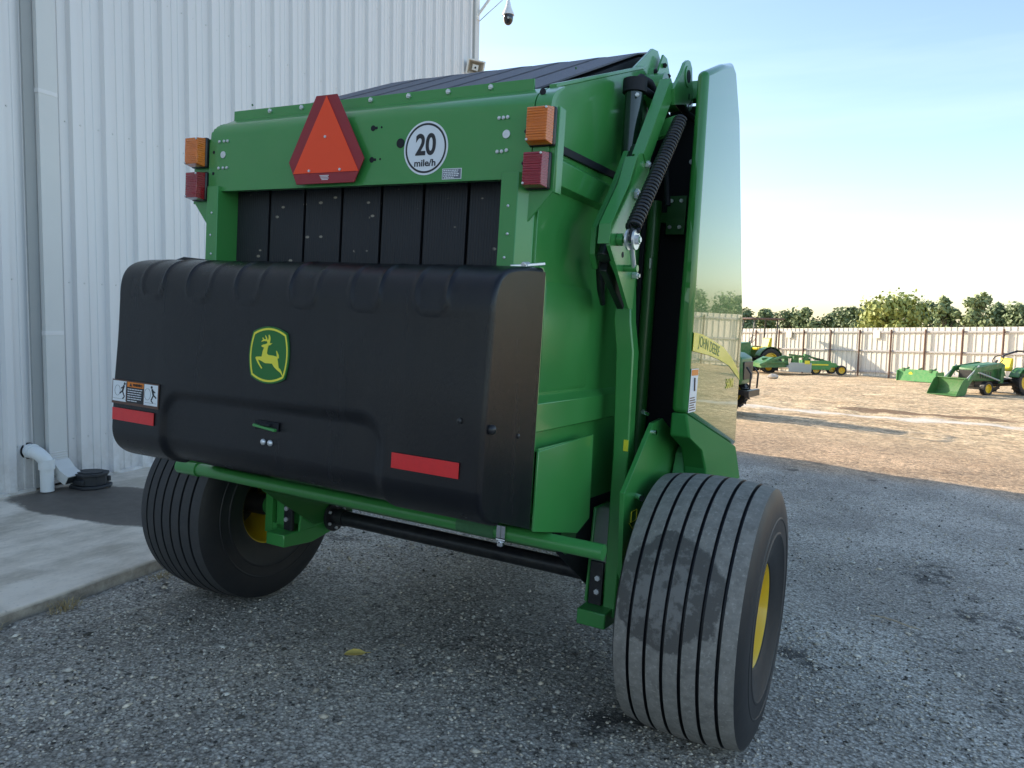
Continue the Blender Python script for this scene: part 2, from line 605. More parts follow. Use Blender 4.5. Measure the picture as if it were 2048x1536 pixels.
def ground_material():
    m = bpy.data.materials.new('gravel_and_dirt')
    m.use_nodes = True
    b = m.node_tree.nodes['Principled BSDF']
    b.inputs['Roughness'].default_value = .92
    b.inputs['Specular IOR Level'].default_value = .25
    h = nodes_helper(m)
    # gravel: two sizes of crushed stone
    grey = [(0, (.11, .095, .079)), (.24, (.36, .322, .268)), (.60, (.56, .51, .43)), (.88, (.72, .665, .575)), (1, (.86, .81, .72))]
    def rand(s):
        q = h.N.new('ShaderNodeSeparateColor')
        h.L.new(h.vor(s), q.inputs[0])
        return q.outputs[0]
    g1 = h.ramp(rand(62), grey)
    g2 = h.ramp(rand(135), grey)
    gravel = h.mix(.45, g1, g2)
    edge = h.rng(h.vor(62, 'Distance'), .25, .75, 1.05, .55)
    gravel = h.mix(1.0, gravel, edge, 'MULTIPLY')
    big = h.rng(h.noise(.55, 7, .62), .38, .64, .78, 1.2, True)
    gravel = h.mix(1.0, gravel, big, 'MULTIPLY')
    dark = h.rng(h.noise(1.35, 9, .74), .585, .65, 0, .80)
    gravel = h.mix(dark, gravel, (.030, .029, .028))
    # dirt yard
    mp = h.N.new('ShaderNodeMapping')
    mp.inputs['Rotation'].default_value = (0, 0, R(-28))
    mp.inputs['Scale'].default_value = (.28, 1.0, 1)
    h.L.new(h.pos, mp.inputs[0])
    d = h.mix(h.rng(h.noise(.75, 9, .68, mp.outputs[0]), .33, .68), (.46, .31, .17), (.74, .58, .36))
    d = h.mix(h.rng(h.noise(5, 8, .7), .35, .75, 0, .6), d, (.78, .60, .42))
    cl = h.N.new('ShaderNodeSeparateColor')
    h.L.new(h.vor(5.5), cl.inputs[0])
    d = h.mix(1.0, d, h.rng(cl.outputs[0], 0, 1, .66, 1.28), 'MULTIPLY')
    cl2 = h.N.new('ShaderNodeSeparateColor')
    h.L.new(h.vor(17), cl2.inputs[0])
    d = h.mix(1.0, d, h.rng(cl2.outputs[0], 0, 1, .60, 1.32), 'MULTIPLY')
    d = h.mix(h.rng(h.vor(9, 'Distance'), .05, .42, .6, 0), d, (.22, .12, .065))
    d = h.mix(h.rng(h.noise(14, 8, .8), .52, .66, 0, .6), d, (.85, .68, .48))
    d = h.mix(h.rng(h.noise(3.2, 9, .75), .56, .66, 0, .55), d, (.25, .145, .08))
    d = h.mix(h.rng(h.noise(.9, 6, .6, mp.outputs[0]), .62, .72, 0, .8), d, (.16, .095, .06))
    xyz = h.sep()
    wob = h.mth('MULTIPLY', h.mth('SUBTRACT', h.noise(.35, 5, .6), .5), 2.4)
    y = h.mth('ADD', h.mth('ADD', xyz[1], h.mth('MULTIPLY', xyz[0], .10)), wob)
    mask = h.rng(y, 7.3, 8.8, 0, 1, True)  # follows the edge of the building's shadow
    c3 = h.N.new('ShaderNodeSeparateColor')
    h.L.new(h.vor(24), c3.inputs[0])
    tan = h.mix(1.0, h.mix(.25, gravel, (.66, .64, .61)), (1.08, .82, .60), 'MULTIPLY')  # gravel tanned: warm sunlight put into its colour, with some dirt
    tan = h.mix(1.0, tan, h.rng(c3.outputs[0], 0, 1, .58, 1.38), 'MULTIPLY')
    tan = h.mix(h.rng(h.noise(2.4, 8, .75), .54, .66, 0, .5), tan, (.30, .19, .115))
    col = h.mix(mask, gravel, h.mix(h.rng(y, 9.5, 15, 0, 1, True), tan, d))
    # pale chalky line across the yard
    lx = h.mth('ADD', h.mth('SUBTRACT', xyz[1], 16.93), h.mth('MULTIPLY', xyz[0], -.055))
    lx = h.mth('ADD', lx, h.mth('MULTIPLY', h.mth('SUBTRACT', h.noise(1.6, 7, .72), .5), 1.7))
    line = h.rng(h.mth('ABSOLUTE', lx), .46, .10)
    line = h.mth('MULTIPLY', line, h.rng(h.noise(3.1, 7, .75), .33, .46))
    col = h.mix(line, col, (.74, .68, .60))
    # a muddy wheel rut behind the line
    mx = h.mth('MULTIPLY', h.mth('SUBTRACT', xyz[0], 2.4), 1 / 2.6)
    my = h.mth('MULTIPLY', h.mth('SUBTRACT', xyz[1], 18.6), 1 / .55)
    mr = h.mth('ADD', h.mth('ADD', h.mth('MULTIPLY', mx, mx), h.mth('MULTIPLY', my, my)), h.mth('MULTIPLY', h.mth('SUBTRACT', h.noise(2.2, 7, .7), .5), 3.5))
    col = h.mix(h.rng(mr, 1.0, .6, 0, .8), col, (.15, .085, .05))
    h.L.new(col, b.inputs['Base Color'])
    n1 = h.bump(h.vor(62, 'Distance'), .65, .008)
    n2 = h.bump(h.noise(160, 4, .7), .6, .004, n1)
    n3 = h.bump(h.noise(6, 8, .7), .45, .05, n2)
    n4 = h.bump(h.mth('MULTIPLY', h.noise(4.5, 9, .72), mask), .5, .16, n3)
    h.L.new(n4, b.inputs['Normal'])
    return m

def axis_lines(lo, hi, near_lo, near_hi, fine, grow):
    v = list(np.arange(near_lo, near_hi + 1e-6, fine))
    s = fine
    while v[-1] < hi:
        s *= grow
        v.append(v[-1] + s)
    s = fine
    while v[0] > lo:
        s *= grow
        v.insert(0, v[0] - s)
    return np.array(v)
gx = axis_lines(-500, 700, -4, 7, .11, 1.12)
gy = axis_lines(-200, 900, -3.5, 9, .11, 1.12)
X, Y = np.meshgrid(gx, gy)
Z = gz(X, Y)
near = np.clip(1 - (np.hypot(X - 1, Y - 1) - 8) / 10, 0, 1)
def lump(f, ph):
    return np.sin(X * f + ph) * np.sin(Y * f * 1.13 + ph * 2.1) + .5 * np.sin(X * f * 2.3 + 1.7 * ph) * np.cos(Y * f * 1.9 + ph)
tyre_keep = np.minimum(1, np.minimum(np.hypot(X - 1.405, Y) / .9, np.hypot(X + 1.405, Y) / .9))
right_of_slab = np.clip((X - (-1.98 - .1012 * (Y + .9))) / .5, 0, 1)
Z = Z + near * right_of_slab * tyre_keep * (.010 * lump(2.1, .4) + .005 * lump(5.3, 1.1))
Z = Z + np.clip((Y - 12) / 6, 0, 1) * np.clip(1 - (Y - 40) / 20, 0, 1) * (.035 * lump(1.1, .8) + .02 * lump(2.7, 2.2)) * (X > -6)
nx, ny = len(gx), len(gy)
me = bpy.data.meshes.new('ground')
vs = np.stack([X, Y, Z], -1).reshape(-1, 3)
idx = np.arange(nx * ny).reshape(ny, nx)
qs = np.stack([idx[:-1, :-1], idx[:-1, 1:], idx[1:, 1:], idx[1:, :-1]], -1).reshape(-1, 4)
me.from_pydata(vs.tolist(), [], qs.tolist())
me.materials.append(ground_material())
me.polygons.foreach_set('use_smooth', [True] * len(me.polygons))
ground = bpy.data.objects.new('ground', me)
COL.objects.link(ground)
tag(ground, kind='structure')

# concrete apron along the building
WD = Vector((-.10066382, .9949205, 0))          # along the wall
WN = Vector((.9949205, .10066382, 0))           # out of the wall
W0 = Vector((-4.56455, .29812, .141))
def wp(s, off=0, z=0):
    p = W0 + WD * s + WN * off
    return (p.x, p.y, z)
def concrete_material():
    m = bpy.data.materials.new('concrete')
    m.use_nodes = True
    b = m.node_tree.nodes['Principled BSDF']
    h = nodes_helper(m)
    mp = h.N.new('ShaderNodeMapping')
    mp.inputs['Scale'].default_value = (1.0, .5, 1)
    h.L.new(h.pos, mp.inputs[0])
    c = h.mix(h.rng(h.noise(2.2, 9, .7, mp.outputs[0]), .40, .60), (.50, .43, .34), (.82, .72, .60))
    c = h.mix(h.rng(h.noise(9, 8, .75, mp.outputs[0]), .5, .75, 0, .55), c, (.88, .80, .69))
    c = h.mix(h.rng(h.noise(30, 5, .7), .60, .75, 0, .5), c, (.22, .21, .20))
    q = h.sep()
    # damp patch spreading from the drain
    dx = h.mth('MULTIPLY', h.mth('ADD', q[0], 3.42), 1 / 1.12)
    dy = h.mth('MULTIPLY', h.mth('SUBTRACT', h.mth('ADD', q[1], h.mth('MULTIPLY', q[0], -.12)), 1.14), 1 / .52)
    rr = h.mth('ADD', h.mth('ADD', h.mth('POWER', h.mth('ABSOLUTE', dx), 2.5), h.mth('POWER', h.mth('ABSOLUTE', dy), 2.5)), h.mth('MULTIPLY', h.mth('SUBTRACT', h.noise(2.6, 8, .7), .5), .9))
    wet = h.rng(rr, 1.06, .90)
    deep = h.rng(rr, .9, .2, .0, .6)
    wc = h.mix(deep, (.135, .112, .09), (.058, .050, .043))
    wc = h.mix(h.rng(h.noise(12, 6, .7), .4, .7, 0, .4), wc, (.18, .155, .13))
    c = h.mix(wet, c, wc)
    c = h.mix(h.mth('MULTIPLY', h.rng(q[2], .139, .120), h.rng(h.noise(7, 6, .7), .30, .60, .35, .9)), c, (.20, .175, .145))
    h.L.new(c, b.inputs['Base Color'])
    h.L.new(h.rng(wet, 0, 1, .85, .6), b.inputs['Roughness'])
    h.L.new(h.bump(h.noise(45, 8, .75), .35, .006), b.inputs['Normal'])
    return m
apr = MB()
e0 = Vector((-1.968, -1.04, 0))
segs = 60
ed = []
for i in range(segs + 1):
    p = e0 + WD * (-11 + 25 * i / segs)
    j = .012 * math.sin(i * 1.7) + .01 * math.sin(i * .6 + 1)
    ed.append((p.x + j, p.y))
back = [wp(-14, -.05)[:2], wp(15, -.05)[:2]]
poly = [back[0]] + ed + [back[1]]
apr.prism(poly, 'z', -.35, .141)
tag(apr.build('concrete_apron', concrete_material(), bevel=.018, smooth=0), kind='structure')

# ------------------------------------------------------------------ building
bld = thing('metal_building', 'white ribbed metal building with grey corner trim and downspout', 'building')
PITCH, S0, S1, HT = .3385, -13.55, 9.05, 9.4
def rib_profile(s0, s1):
    pts = []
    k0 = math.floor((s0 - .4295) / PITCH)
    for k in range(k0, int((s1 - s0) / PITCH) + k0 + 2):
        c = .4295 + k * PITCH            # rib centre
        for ds, off in ((-.046, 0), (-.034, .046), (.030, .046), (.046, 0), (.118, 0), (.124, .008), (.142, .008), (.148, 0), (.200, 0), (.206, .008), (.224, .008), (.230, 0)):
            if s0 <= c + ds <= s1:
                pts.append((c + ds, off))
    return pts
def wall_sheet(mb, a, dirv, nrm, s0, s1, z0, z1, top=None):
    pr = rib_profile(s0, s1)
    vs = []
    for s, off in pr:
        p = Vector(a) + dirv * s + nrm * off
        t = z1 if top is None else top(s)
        vs += [(p.x, p.y, z0), (p.x, p.y, t)]
    mb.add(vs, [(2 * i, 2 * i + 2, 2 * i + 3, 2 * i + 1) for i in range(len(pr) - 1)])
w = MB()
wall_sheet(w, W0, WD, WN, S0, S1, .165, HT)
w.cur = 1                                     # screw heads with weather marks
for zr in np.arange(.55, HT, 1.42):
    for k in range(int((S1 - S0) / PITCH)):
        c = S0 + .2 + k * PITCH
        c = .4295 + PITCH * round((c - .4295) / PITCH)
        for ds in (-.078, .075):
            p = W0 + WD * (c + ds) + WN * .001
            q = p + WN * .006
            w.cyl((p.x, p.y, zr), (q.x, q.y, zr), .008, n=6)
w.build('wall_panel', ['wallsteel', 'trimsteel'], bld, smooth=0)
DEPTH = 16.0
FC = Vector(wp(S1 + .18))
far = MB()
WL = -WN
wall_sheet(far, (FC.x, FC.y, 0), WL, WD, .2, DEPTH, .165, HT, lambda s: HT + .10 * min(s, DEPTH - s))
far.build('end_wall', 'wallsteel', bld, smooth=0)
near_w = MB()
NC = Vector(wp(S0))
wall_sheet(near_w, (NC.x, NC.y, 0), WL, -WD, .0, DEPTH, .165, HT, lambda s: HT + .10 * min(s, DEPTH - s))
near_w.build('end_wall', 'wallsteel', bld, smooth=0)
bw = MB()
BC = Vector(wp(S0, -DEPTH))
wall_sheet(bw, (BC.x, BC.y, 0), WD, -WN, 0, S1 - S0 + .18, .165, HT)
bw.build('back_wall', 'wallsteel', bld, smooth=0)
rf = MB()
for a_, b_ in (((.35, HT - .03), (-DEPTH / 2, HT + .10 * DEPTH / 2 + .02)), ((-DEPTH / 2, HT + .10 * DEPTH / 2 + .02), (-DEPTH - .35, HT - .03))):
    vs = [wp(S0 - .3, a_[0], a_[1]), wp(S1 + .5, a_[0], a_[1]), wp(S1 + .5, b_[0], b_[1]), wp(S0 - .3, b_[0], b_[1])]
    vs += [(v[0], v[1], v[2] + .06) for v in vs]
    rf.add(vs, [(0, 1, 2, 3), (7, 6, 5, 4), (0, 4, 5, 1), (1, 5, 6, 2), (2, 6, 7, 3), (3, 7, 4, 0)])
rf.build('roof', 'roofsteel', bld, smooth=0)
def wall_box(mb, s0, s1, o0, o1, z0, z1):
    vs = [wp(s, o, z) for z in (z0, z1) for s, o in ((s0, o0), (s1, o0), (s1, o1), (s0, o1))]
    mb.add(vs, [(0, 3, 2, 1), (4, 5, 6, 7), (0, 1, 5, 4), (1, 2, 6, 5), (2, 3, 7, 6), (3, 0, 4, 7)])
ct = MB()
wall_box(ct, 9.06, 9.24, -.12, .042, .15, HT)
ct.cur = 1
wall_box(ct, 8.93, 9.055, -.02, .012, .15, HT)  # dark strip in place of the gap beside the corner trim
ct.build('corner_trim', ['trimsteel', 'darkstrip'], bld, bevel=.006, smooth=0)
bt = MB()
wall_box(bt, S0, .30, .001, .028, .142, .172)
wall_box(bt, .62, 9.0, .001, .028, .142, .172)
bt.build('base_trim', 'wallsteel', bld, smooth=0)
ds = MB()
wall_box(ds, .384, .552, .044, .092, .42, HT - .05)
ds.cur = 1                                    # dark grey strip beside the pipe, and straps
wall_box(ds, .285, .380, .030, .0455, .165, HT - .05)
ds.cur = 2
for z in (3.55, 1.5, 6.2):
    wall_box(ds, .380, .556, .042, .095, z, z + .035)
ds.cur = 0
P = [wp(.468, .068, .44), wp(.468, .085, .37), wp(.476, .16, .285), wp(.484, .262, .230)]
for i in range(3):
    ds.bar(P[i], P[i + 1], .168 if i else .05, .085 if i else .168, (0, 0, 1) if i else (-.10066, .99492, 0))
ds.cur = 2
for k in range(7):
    z = .46 - k * .022
    wall_box(ds, .386, .550, .090, .098 + .004 * k, z, z + .009)
ds.cur = 3  # black plate stands for the dark inside of the open end
q0, q1 = Vector(P[2]), Vector(P[3])
d_ = (q1 - q0).normalized()
ds.bar(q1 + d_ * .0008, q1 + d_ * .002, .150, .067)
ds.build('downspout', ['trimsteel', 'darkstrip', 'wallsteel', 'drainblack'], bld, bevel=.008, smooth=30)
dp = MB()
c0 = Vector(wp(.255, .0, .50))
pts = [c0 - WN * .05, c0 + WN * .06]
for a in np.linspace(0, math.pi / 2, 7):
    pts.append(c0 + WN * (.06 + .10 * math.sin(a)) + WD * .05 * (1 - math.cos(a)) + Vector((0, 0, -.10 * (1 - math.cos(a)))))
dp.tube(pts, .056, 20)
e = pts[-1]
dp.cyl(e + Vector((0, 0, .03)), e - Vector((0, 0, .055)), .064, n=22)
dp.cyl(e - Vector((0, 0, .055)), (e.x, e.y, .150), .054, n=22)
dp.cyl(c0 + WN * .02, c0 + WN * .075, .063, n=22)
dp.cur = 1
dp.cyl(c0 + WN * .001, c0 + WN * .006, .071, n=24)  # black ring painted for the shadow around the wall hole
dp.build('drain_pipe', ['pvc', 'void'], bld, smooth=40)

# black drain box standing on the apron
dbx = thing('drain_box', 'low black plastic drain box on wet concrete below the downspout', 'drain box', (-4.33, .945, .141), R(3))
dbx.scale = (.78, .78, .95)
def hexpoly(a, b, c=.10):
    return [(-a + c, -b), (a - c, -b), (a, -b + c), (a, b - c), (a - c, b), (-a + c, b), (-a, b - c), (-a, -b + c)]
t_ = MB()
t_.prism(hexpoly(.215, .19), 'z', .002, .030)
t_.prism(hexpoly(.175, .155), 'z', .030, .115)
for s_ in (-1, 1):
    t_.box(-.10, .10, s_ * .165 - .02, s_ * .165 + .02, .04, .09)
t_.build('body', 'drainblack', dbx, bevel=.008)
t_ = MB()
t_.prism(hexpoly(.195, .175, .11), 'z', .116, .142)
t_.prism(hexpoly(.15, .13, .09), 'z', .142, .152)
t_.build('lid', 'drainblack', dbx, bevel=.008)

# horn loudspeaker on the corner
spp = Vector(wp(8.80, .17, 6.30))
spk = thing('horn_loudspeaker', 'square white horn loudspeaker fixed to the corner of the metal building', 'loudspeaker', spp)
aim = (CW - Vector((spp.x, spp.y, spp.z)) + Vector((2.6, 0, -.8))).normalized()
spk.rotation_euler = (aim.to_track_quat('-Y', 'Z') @ Matrix.Rotation(R(8), 4, 'Y').to_quaternion()).to_euler()
def sqring(mb, levels):
    vs = []
    for (h, y) in levels:
        vs += [(-h, y, -h * .82), (h, y, -h * .82), (h, y, h * .82), (-h, y, h * .82)]
    mb.add(vs, [(4 * i + j, 4 * i + (j + 1) % 4, 4 * i + 4 + (j + 1) % 4, 4 * i + 4 + j) for i in range(len(levels) - 1) for j in range(4)])
t_ = MB()
sqring(t_, [(.05, .24), (.075, .16), (.165, -.04), (.168, -.06), (.138, -.062)])
t_.box(-.05, .05, .24, .30, -.04, .04)
t_.build('horn', 'speakerwhite', spk, bevel=.006, smooth=0)
t_ = MB()
sqring(t_, [(.137, -.061), (.085, .06), (.04, .07)])
t_.build('throat', 'speakerin', spk, smooth=0)
t_ = MB()
t_.box(-.055, .055, -.03, .05, -.05, .05)
t_.cur = 1
t_.cyl((0, -.032, 0), (0, -.040, 0), .018, n=14)
t_.build('driver', ['speakerwhite', 'ink'], spk, bevel=.006)
t_ = MB()
t_.bar((0, .2, -.05), (-.10, .22, -.22), .05, .02)
t_.bar((-.10, .22, -.22), (-.16, .34, -.24), .06, .02)
t_.build('bracket', 'trimsteel', spk)

# dome security camera on an arm off the corner
cp = Vector((-4.94, 9.67, 7.30))
scm = thing('security_camera', 'white dome security camera hanging from an arm off the building corner', 'camera', cp)
t_ = MB()
t_.lathe([(.62, .020), (.36, .020), (.33, .030), (.22, .055), (.13, .098), (.10, .106), (.085, .112), (.075, .112), (.075, .07)], (0, 0, 0), 'z', 32)
t_.build('housing', 'white', scm, smooth=35)
t_ = MB()
t_.lathe([(.074, .092), (.045, .092), (.02, .094), (-.03, .088), (-.075, .062), (-.10, .03), (-.107, .001)], (0, 0, 0), 'z', 32)
t_.build('dome', 'domeblack', scm, smooth=60)
t_ = MB()
dv = (CW - cp)
dv.z = 0
dv.normalize()
p_ = Vector((0, 0, 0)) + dv * .085
t_.cyl(p_, p_ + dv * .012, .020, n=16)  # grey disc turned to the viewer, stands for the glint of the lens
t_.build('lens', 'greysteel', scm)
t_ = MB()
cor = Vector(wp(9.15, .04)) - cp
t_.bar((cor.x, cor.y, .60), (0, 0, .60), .07, .07)
t_.bar((cor.x, cor.y, .06), (cor.x * .35, cor.y * .35, .57), .045, .045)
t_.bar((cor.x, cor.y, -.02), (cor.x, cor.y, .72), .10, .03)
t_.build('arm', 'speakerwhite', scm, bevel=.004)
t_ = MB()
t_.tube([(cor.x + .06, cor.y - .03, -.06), (cor.x * .6, cor.y * .6 - .05, .10), (-.10, -.06, .34), (-.02, 0, .52)], .008, 6)
t_.build('cable', 'greysteel', scm)
# weld far corner: nothing else on the building is in view

# ------------------------------------------------------------------ the round baler (built in its own frame, standing on the sloping yard)
bal = thing('round_baler', 'large green round baler with black rear cover and slow vehicle triangle', 'baler')
bal.matrix_world = Matrix(((0.99951434, 0.0027864, 0.03103742, 0), (-0.00363329, 0.99962169, 0.02726313, 0), (-0.03094972, -0.02736265, 0.99914634, 0), (0, 0, 0, 1)))

def zbolts(mb, lst, r=.008, ax='y', t=-.008):
    for c in lst:
        mb.hexa(c, r, ax, t)

# gate side sheets with pressed ribs
for s in (1, -1):
    t_ = MB()
    out = [(-.79, .97), (.24, .93), (.30, 1.3), (.30, 2.90), (.23, 2.948), (-.715, 2.578), (-.79, 2.48)] if s > 0 else [(-.79, .97), (.24, .93), (.30, 1.3), (.30, 2.72), (-.60, 2.50), (-.79, 2.42)]
    t_.prism(out, 'x', s * .848, s * .860)
    for (zt, zb, y0, y1, o) in ((2.345, 2.215, -.74, .06, .038), (1.445, 1.300, -.76, .22, .030)):
        t_.prism([(s * .8585, zt), (s * (.86 + o), zt - .028), (s * (.86 + o), zb + .012), (s * .8585, zb)], 'y', y0, y1)
    if s > 0:
        t_.prism([(-.715, 2.578), (.23, 2.948), (.23, 2.962), (-.715, 2.592)], 'x', s * .835, s * .866)
    t_.prism([(s * .858, 1.88), (s * .868, 1.86), (s * .868, 1.47), (s * .858, 1.45)], 'y', -.70, -.25)
    t_.cur = 1
    t_.bar((s * .864, -.73, 2.368), (s * .864, .05, 2.392), .018, .030)
    t_.cur = 2
    zbolts(t_, [(s * .86, -.55, 2.72 - .02), (s * .86, .1, 2.6)], .006, 'x', s * .004)
    t_.build('gate_side', ['green', 'void', 'greendark'], bal, bevel=.006, smooth=30)
# gate rear pillars
for s in (1, -1):
    t_ = MB()
    t_.prism([(s * .733, -.850), (s * .803, -.850), (s * .832, -.818), (s * .8495, -.800), (s * .8495, -.770), (s * .742, -.770), (s * .742, -.700), (s * .733, -.700)], 'z', 1.0, 2.25)
    t_.cur = 1
    zbolts(t_, [(s * .768, -.850, 2.13), (s * .772, -.850, 2.03), (s * .765, -.85, 1.945)], .006, 'y', -.004)
    t_.build('gate_pillar', ['green', 'zinc'], bal, bevel=.005)
# rear crossmember
t_ = MB()
def xprof(y_off=0):
    pr = [(-.80, 2.229), (-.830, 2.229), (-.830, 2.475)]
    for a in np.linspace(0, 1, 9)[1:]:
        th = a * R(62)
        pr.append((-.830 + .075 * (1 - math.cos(th)), 2.475 + .075 * math.sin(th)))
    pr += [(-.728, 2.575), (-.728, 2.568), (-.775, 2.535), (-.80, 2.50)]
    return [(y + y_off, z) for y, z in pr]
t_.prism(xprof(), 'x', -.765, .838)
t_.prism([(y, z) for y, z in xprof(.0015)], 'x', .842, .905)
# rounded left end
n = 7
for i in range(n):
    a0, a1 = i / n, (i + 1) / n
    dz = .095 * (1 - math.sqrt(max(0, 1 - a1 * a1)))
    t_.prism([(y, min(z, 2.545 - dz) if z > 2.4 else z) for y, z in xprof()], 'x', -.765 - .055 * a0, -.765 - .055 * a1)
t_.box(-.775, .783, -.735, -.727, 2.560, 2.612)
t_.cur = 1
zbolts(t_, [(x, -.735, 2.596) for x in (-.544, -.355, -.156, .027, .219, .409, .601)], .0105, 'y', -.009)
zbolts(t_, [(.700, -.8305, 2.449), (.735, -.8305, 2.450), (.700, -.8305, 2.329), (.738, -.8305, 2.332), (.718, -.8305, 2.449), (.718, -.8305, 2.329),
            (-.752, -.8305, 2.450), (-.722, -.8305, 2.450), (-.752, -.8305, 2.332), (-.724, -.8305, 2.332), (-.700, -.8305, 2.332), (-.700, -.8305, 2.450)], .0072, 'y', -.006)
t_.disc((.733, -.8302, 2.390), .0155, 'y', 20, -.004)
t_.disc((-.728, -.8302, 2.391), .0155, 'y', 20, -.004)
t_.cur = 2
t_.disc((.260, -.8302, 2.385), .0185, 'y', 24, -.003)
for zz in (2.452, 2.328):
    t_.disc((.121, -.8302, zz), .0115, 'y', 20, -.0015)
    t_.box(.121, .143, -.8318, -.829, zz - .005, zz + .005)
    t_.disc((.163, -.8302, zz + .001), .0045, 'y', 12, -.0015)
for (xx, zz) in ((.812, 2.395), (.808, 2.283), (-.79, 2.405), (-.79, 2.31)):
    t_.disc((xx, -.8302, zz), .0075, 'y', 14, -.0015)
t_.disc((.858, -.806, 2.536), .012, 'y', 16, -.004)
t_.build('rear_crossmember', ['green', 'zinc', 'void'], bal, bevel=.004)

# belts: seven across
bw_ = (1.462 - 6 * .014) / 7
for i in range(7):
    x0 = -.731 + i * (bw_ + .014)
    k = 1.04
    t_ = MB()
    path = [(-.735, 1.62, 0), (-.735, 2.30, 0), (-.70, 2.50, 1), (-.66, 2.600, 1), (.40, 3.085, 1), (.52, 3.128, 1), (.60, 3.115, 1), (.66, 3.06, 1), (.80, 2.80, 1)]
    vs = []
    for (y, z, top) in path:
        a, c = (x0, x0 + bw_) if not top else (x0 * k, (x0 + bw_) * k)
        lift = .004 if top else 0
        for off in (0, -.008):
            vs += [(a, y + (0 if top else -off), z + (off if top else 0)), (c, y + (0 if top else -off), z + (off if top else 0) + lift)]
    fs = []
    mi = []
    for j in range(len(path) - 1):
        o = 4 * j
        for q in ((0, 1, 5, 4), (2, 6, 7, 3), (0, 4, 6, 2), (1, 3, 7, 5)):
            fs.append(tuple(o + e_ for e_ in q))
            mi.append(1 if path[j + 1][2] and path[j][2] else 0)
    t_.add(vs, fs)
    t_.m = mi
    t_.build('belt', ['belt', 'belttop'], bal, smooth=35)
# dark chamber behind the belts, rollers at the top and bottom
t_ = MB()
t_.box(-.73, .73, -.70, -.66, 1.4, 2.5)
t_.prism([(-.66, 2.575), (.40, 3.066), (.5, 3.10), (.6, 3.0), (.6, 1.2), (-.60, 1.0), (-.66, 1.4)], 'x', -.765, .765)
t_.build('bale_chamber', 'void', bal, smooth=0)
t_ = MB()
t_.cyl((-.80, .55, 3.035), (.80, .55, 3.035), .075, n=20)
t_.build('top_roller', 'blackmetal', bal)
t_ = MB()
t_.cyl((-.84, -.30, .82), (.858, -.30, .82), .085, n=24)
t_.build('lower_roller', 'greendark', bal, smooth=40)

# lamp brackets and lamps
for s in (1, -1):
    t_ = MB()
    t_.prism([(s * .845, 2.47), (s * .930, 2.47), (s * .930, 2.185), (s * .845, 2.090), (s * .803, 2.040), (s * .770, 2.040), (s * .770, 2.47)], 'y', -.818, -.810)
    t_.box(*sorted((s * .925, s * .935)), -.817, -.765, 2.178, 2.478)
    t_.build('lamp_bracket', 'green', bal, bevel=.003)
    for (nm, lens, zc, w_, h_, xc) in (('turn_signal', 'amber', 2.405, .092, .128, .879), ('tail_light', 'redlens', 2.2525, .086, .124, .872)):
        t_ = MB()
        t_.box(s * xc - w_ / 2 - .004, s * xc + w_ / 2 + .004, -.842, -.8185, zc - h_ / 2 - .004, zc + h_ / 2 + .004)
        hs = t_.build(nm, 'blackmetal', bal, bevel=.008, seg=3)
        t_ = MB()
        a, b_, c = w_ / 2, h_ / 2, .006
        v0 = [(s * xc + i * a, -.842, zc + j * b_) for i, j in ((-1, -1), (1, -1), (1, 1), (-1, 1))]
        v1 = [(s * xc + i * (a - c), -.884, zc + j * (b_ - c)) for i, j in ((-1, -1), (1, -1), (1, 1), (-1, 1))]
        t_.add(v0 + v1, [(0, 1, 2, 3), (4, 5, 6, 7), (0, 1, 5, 4), (1, 2, 6, 5), (2, 3, 7, 6), (3, 0, 4, 7)])
        for k in range(13 if s > 0 else 12):
            zz = zc - b_ + c + .006 + k * (2 * b_ - 2 * c - .012) / 12
            t_.bar((s * xc - a + c + .004, -.884, zz), (s * xc + a - c - .004, -.884, zz), .0032, .0032)
        t_.cur = 1
        for (i, j) in ((-1, -1), (1, 1)):
            t_.cyl((s * xc + i * (a - .011), -.883, zc + j * (b_ - .011)), (s * xc + i * (a - .011), -.889, zc + j * (b_ - .011)), .0045, n=10)
        t_.build('lens', [lens, 'zinc'], hs, bevel=.005, seg=3)

# slow vehicle triangle
t_ = MB()
t_.prism([(-.161, 2.594), (-.050, 2.594), (.104, 2.330), (.058, 2.237), (-.252, 2.237), (-.300, 2.330)], 'y', -.858, -.853)
t_.cur = 1
t_.bar((-.12, -.853, 2.30), (-.12, -.830, 2.30), .05, .02)
t_.bar((-.09, -.853, 2.45), (-.09, -.830, 2.45), .05, .02)
smv = t_.build('warning_triangle', ['retro', 'zinc'], bal, bevel=.0015)
t_ = MB()
t_.prism([(-.1035, 2.590), (.079, 2.281), (-.271, 2.281)], 'y', -.8605, -.8579)
t_.cur = 1
t_.hexa((-.1, -.8606, 2.425), .006, 'y', -.004)
t_.hexa((-.18, -.8606, 2.290), .006, 'y', -.004)
t_.hexa((-.015, -.8606, 2.290), .006, 'y', -.004)
t_.build('orange_centre', ['fluo', 'zinc'], smv)
t_ = MB()
for k in range(4):
    t_.box(-.125 + .004 * k, -.075 - .004 * (k % 2), -.8592, -.8581, 2.268 - k * .0055, 2.2705 - k * .0055)
t_.build('maker_print', 'white', smv, smooth=0)

